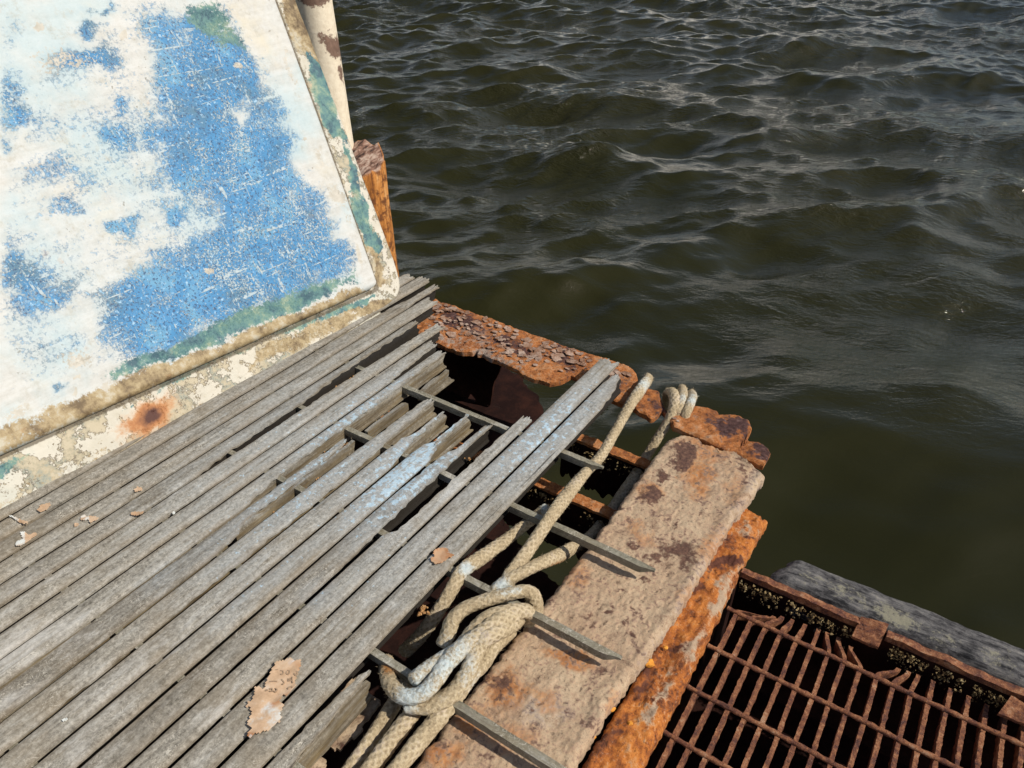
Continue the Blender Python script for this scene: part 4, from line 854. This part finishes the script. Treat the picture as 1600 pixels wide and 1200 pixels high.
# ---------------------------------------------------------------- loose pieces
def sheet(name, outline, z, th, mat, label, cat, group=None, curl=.004, res=.003, mk=None, plane_z=None, rough=.002, seed=0, parent=None):
    """thin irregular piece traced at its own place; filled with a small grid so that it can curl"""
    Q = np.array([at(*q, z)[:2] for q in outline]); lo, hi = Q.min(0) - .002, Q.max(0) + .002
    nx, ny = int((hi[0] - lo[0]) / res) + 2, int((hi[1] - lo[1]) / res) + 2
    gx, gy = np.meshgrid(np.linspace(lo[0], hi[0], nx), np.linspace(lo[1], hi[1], ny)); P = np.stack([gx.ravel(), gy.ravel()], 1)
    sdv = in_poly(P, Q) + np.array([.0015 * fbm((x * 220, y * 220, seed)) for x, y in P]); keep = sdv.reshape(ny, nx) > -.0002
    c = Q.mean(0); R = np.linalg.norm(Q - c, axis=1).max()
    hz = np.array([curl * (np.linalg.norm(p - c) / R) ** 2 * (1 + fbm((p[0] * 18, p[1] * 18, seed))) + rough * fbm((p[0] * 45, p[1] * 45, seed + 2)) for p in P]) + z + .0012 + rough
    idx = -np.ones((ny, nx), int); V = []; 
    cells = [(j, i) for j in range(ny - 1) for i in range(nx - 1) if keep[j, i] and keep[j + 1, i] and keep[j, i + 1] and keep[j + 1, i + 1]]
    for j, i in cells:
        for a, b in ((j, i), (j + 1, i), (j, i + 1), (j + 1, i + 1)):
            if idx[a, b] < 0: idx[a, b] = len(V); V.append((gx[a, b], gy[a, b], hz[a * nx + b]))
    n = len(V); V2 = V + [(x, y, zz - th) for x, y, zz in V]; Fc = []; cs = set(cells)
    for j, i in cells:
        q = (idx[j, i], idx[j, i + 1], idx[j + 1, i + 1], idx[j + 1, i]); Fc.append(q); Fc.append(tuple(n + k for k in reversed(q)))
        for (dj, di, a, b) in ((-1, 0, 0, 1), (0, 1, 1, 2), (1, 0, 2, 3), (0, -1, 3, 0)):
            if (j + dj, i + di) not in cs: Fc.append((q[b], q[a], q[a] + n, q[b] + n))
    if not V: return None
    mb = MB(); A = mk(proj(np.array(V2)), np.array(V2)) if mk else {}; mb.add(V2, Fc, **A); o = mb.build(name, mat, parent, sharp=50)
    if parent is None: tag(o, label, cat, group)
    return o
def build_loose():
    G = 'paint flakes shed onto the slats'
    big = [(429, 1036), (440, 1034), (456, 1030), (463, 1034), (474, 1032), (471, 1044), (468, 1052), (463, 1066), (464, 1072), (458, 1080), (450, 1088), (441, 1090), (438, 1097), (446, 1101), (444, 1107), (440, 1112), (443, 1120), (439, 1130), (430, 1137), (416, 1147), (405, 1150), (396, 1155), (387, 1159), (384, 1153), (394, 1139), (384, 1137), (387, 1127), (391, 1118), (392, 1108), (380, 1106), (388, 1097), (396, 1091), (398, 1074), (404, 1073), (411, 1077), (418, 1060), (426, 1045)]
    root = thing('paint_flake', tuple(at(425, 1095, 0)), 'largest tan paint flake, long and ragged, with faded lettering on it', 'paint flake', G)
    sheet('flake', big, .001, .0016, M_PEEL, None, None, curl=.003, mk=lambda p, V: dict(rust=.8 * np.maximum.reduce([ell(p, 468, 1040, 10, 8), ell(p, 390, 1150, 16, 8), ell(p, 436, 1095, 26, 5, -30)]), pale=.3 * ell(p, 420, 1110, 30, 30)), seed=2, parent=root)
    # faded lettering: arcs and strokes traced onto the flake
    mb = MB()
    def stroke(pts, w=.0008):
        P = catmull([at(x, y, .006) for x, y in pts], .001); T = np.gradient(P, axis=0); T /= np.linalg.norm(T, axis=1)[:, None]; S = np.cross(T, [0, 0, 1.]) * w
        V = list(P - S) + list(P + S); n = len(P); V += [v - np.array([0, 0, .0022]) for v in V]
        Fc = [(i, i + 1, n + i + 1, n + i) for i in range(n - 1)] + [(2 * n + i, 3 * n + i, 3 * n + i + 1, 2 * n + i + 1) for i in range(n - 1)] + [(i, 2 * n + i, 2 * n + i + 1, i + 1) for i in range(n - 1)] + [(n + i, n + i + 1, 3 * n + i + 1, 3 * n + i) for i in range(n - 1)]
        mb.add(V, Fc)
    for pts in ([(438, 1047.5), (441, 1047.5), (443, 1050), (441.5, 1053), (438.5, 1053)], [(449, 1047), (452, 1047.5), (452.5, 1050.5), (450, 1053.5), (447.5, 1052), (448, 1048.5)], [(462, 1049), (464.5, 1048.8), (463.8, 1053), (461.5, 1054.8), (459.8, 1051.5)], [(427, 1047), (430, 1046.5), (434, 1045.8)],
                [(450, 1063), (456, 1062.5)], [(456.3, 1057), (457, 1066.5)], [(450, 1060.5), (454.5, 1060)], [(421, 1076), (425, 1075.5), (425.5, 1079), (421, 1079.5)], [(427, 1079.5), (431, 1079.8), (433, 1077), (430.5, 1075)], [(414.5, 1079.5), (417, 1077), (418, 1079)], [(422, 1064.5), (428, 1064), (433, 1064.3)], [(449.5, 1076), (452, 1073.5), (456, 1072), (456.5, 1074.5)], [(440, 1061), (444, 1066), (441, 1069)]):
        stroke(pts)
    mb.build('lettering', M_INK, root, smooth=False)
    L = [([(676, 861), (690, 857), (699, 858), (703, 866), (712, 870), (700, 875), (690, 882), (681, 884), (673, 880), (672, 875), (677, 870)], 'curled orange-tan flake at the edge of the last slat, beside the rope tail', 'r'),
         ([(12, 808), (20, 807), (28, 810), (38, 814), (46, 816), (45, 820), (36, 821), (30, 817), (22, 812)], 'small flake with a pale blue face, nearest the panel at the far left', 'p'),
         ([(29, 832), (40, 832), (46, 836), (60, 832), (57, 838), (46, 846), (33, 855), (24, 855), (26, 847), (36, 842)], 'pale topped tan flake second from the left edge', 'p'),
         ([(58, 798), (64, 790), (78, 787), (81, 790), (74, 797), (62, 803)], 'faint tan flake lying between the panel foot and the pale flakes', ''),
         ([(125, 811), (131, 806), (137, 808), (141, 806), (150, 808), (156, 812), (150, 815), (140, 820), (137, 814), (126, 815)], 'lacy tan and white flake across two slats', 'p'),
         ([(116, 821), (121, 817), (125, 819), (122, 824), (117, 824)], 'tiny round tan crumb beside the lacy flake', ''),
         ([(204, 803), (212, 800), (224, 801), (225, 804), (215, 807), (205, 807)], 'narrow orange flake by a dark slot', 'r'),
         ([(208, 766), (216, 761), (224, 763), (222, 768), (212, 770)], 'pale tan fleck high on the left, close under the panel', ''),
         ([(95, 1127), (101, 1123), (108, 1122), (107, 1126), (98, 1131)], 'small cream chip alone near the bottom left', 'p'),
         ([(268, 802), (274, 800), (276, 803), (271, 806)], 'small round cream chip on the middle slats', 'p')]
    for i, (pl, lab, f) in enumerate(L):
        sheet('paint_flake', pl, .001, .0014, M_PEEL, lab, 'paint flake', G, curl=.004 if i in (0,) else .0015, res=.002, rough=.0012, seed=20 + i, mk=lambda p, V, f=f: dict(rust=np.full(len(p), .55 if f == 'r' else .0), pale=(.75 * np.ones(len(p)) if f == 'p' else np.zeros(len(p))) * (p[:, 0] < p[:, 0].mean() + (40 if i in (8, 9) else 0))))
    mk = lambda p, V: dict(orange=.35 * ell(p, 590, 1080, 20, 20), dark=.4 * ell(p, 530, 1160, 30, 20), pale=np.zeros(len(p)))
    sheet('torn_steel_plate', [(545, 1062), (562, 1060), (572, 1085), (580, 1085), (597, 1102), (590, 1115), (575, 1130), (562, 1150), (545, 1165), (535, 1178), (515, 1175), (505, 1165), (490, 1180), (470, 1230), (430, 1260), (440, 1200), (480, 1150)], -.07, .006, M_TAN, 'torn tan steel plate below the splintered slat stump', 'steel plate', curl=.0, res=.004, rough=.005, seed=40, mk=mk)
    sheet('torn_steel_plate', [(492, 1186), (500, 1182), (510, 1188), (513, 1200), (516, 1230), (470, 1260), (470, 1215)], -.05, .006, M_TAN, 'small grey steel scrap at the bottom edge beside the rope ends', 'steel plate', curl=.0, res=.004, rough=.004, seed=41, mk=mk)
build_loose()
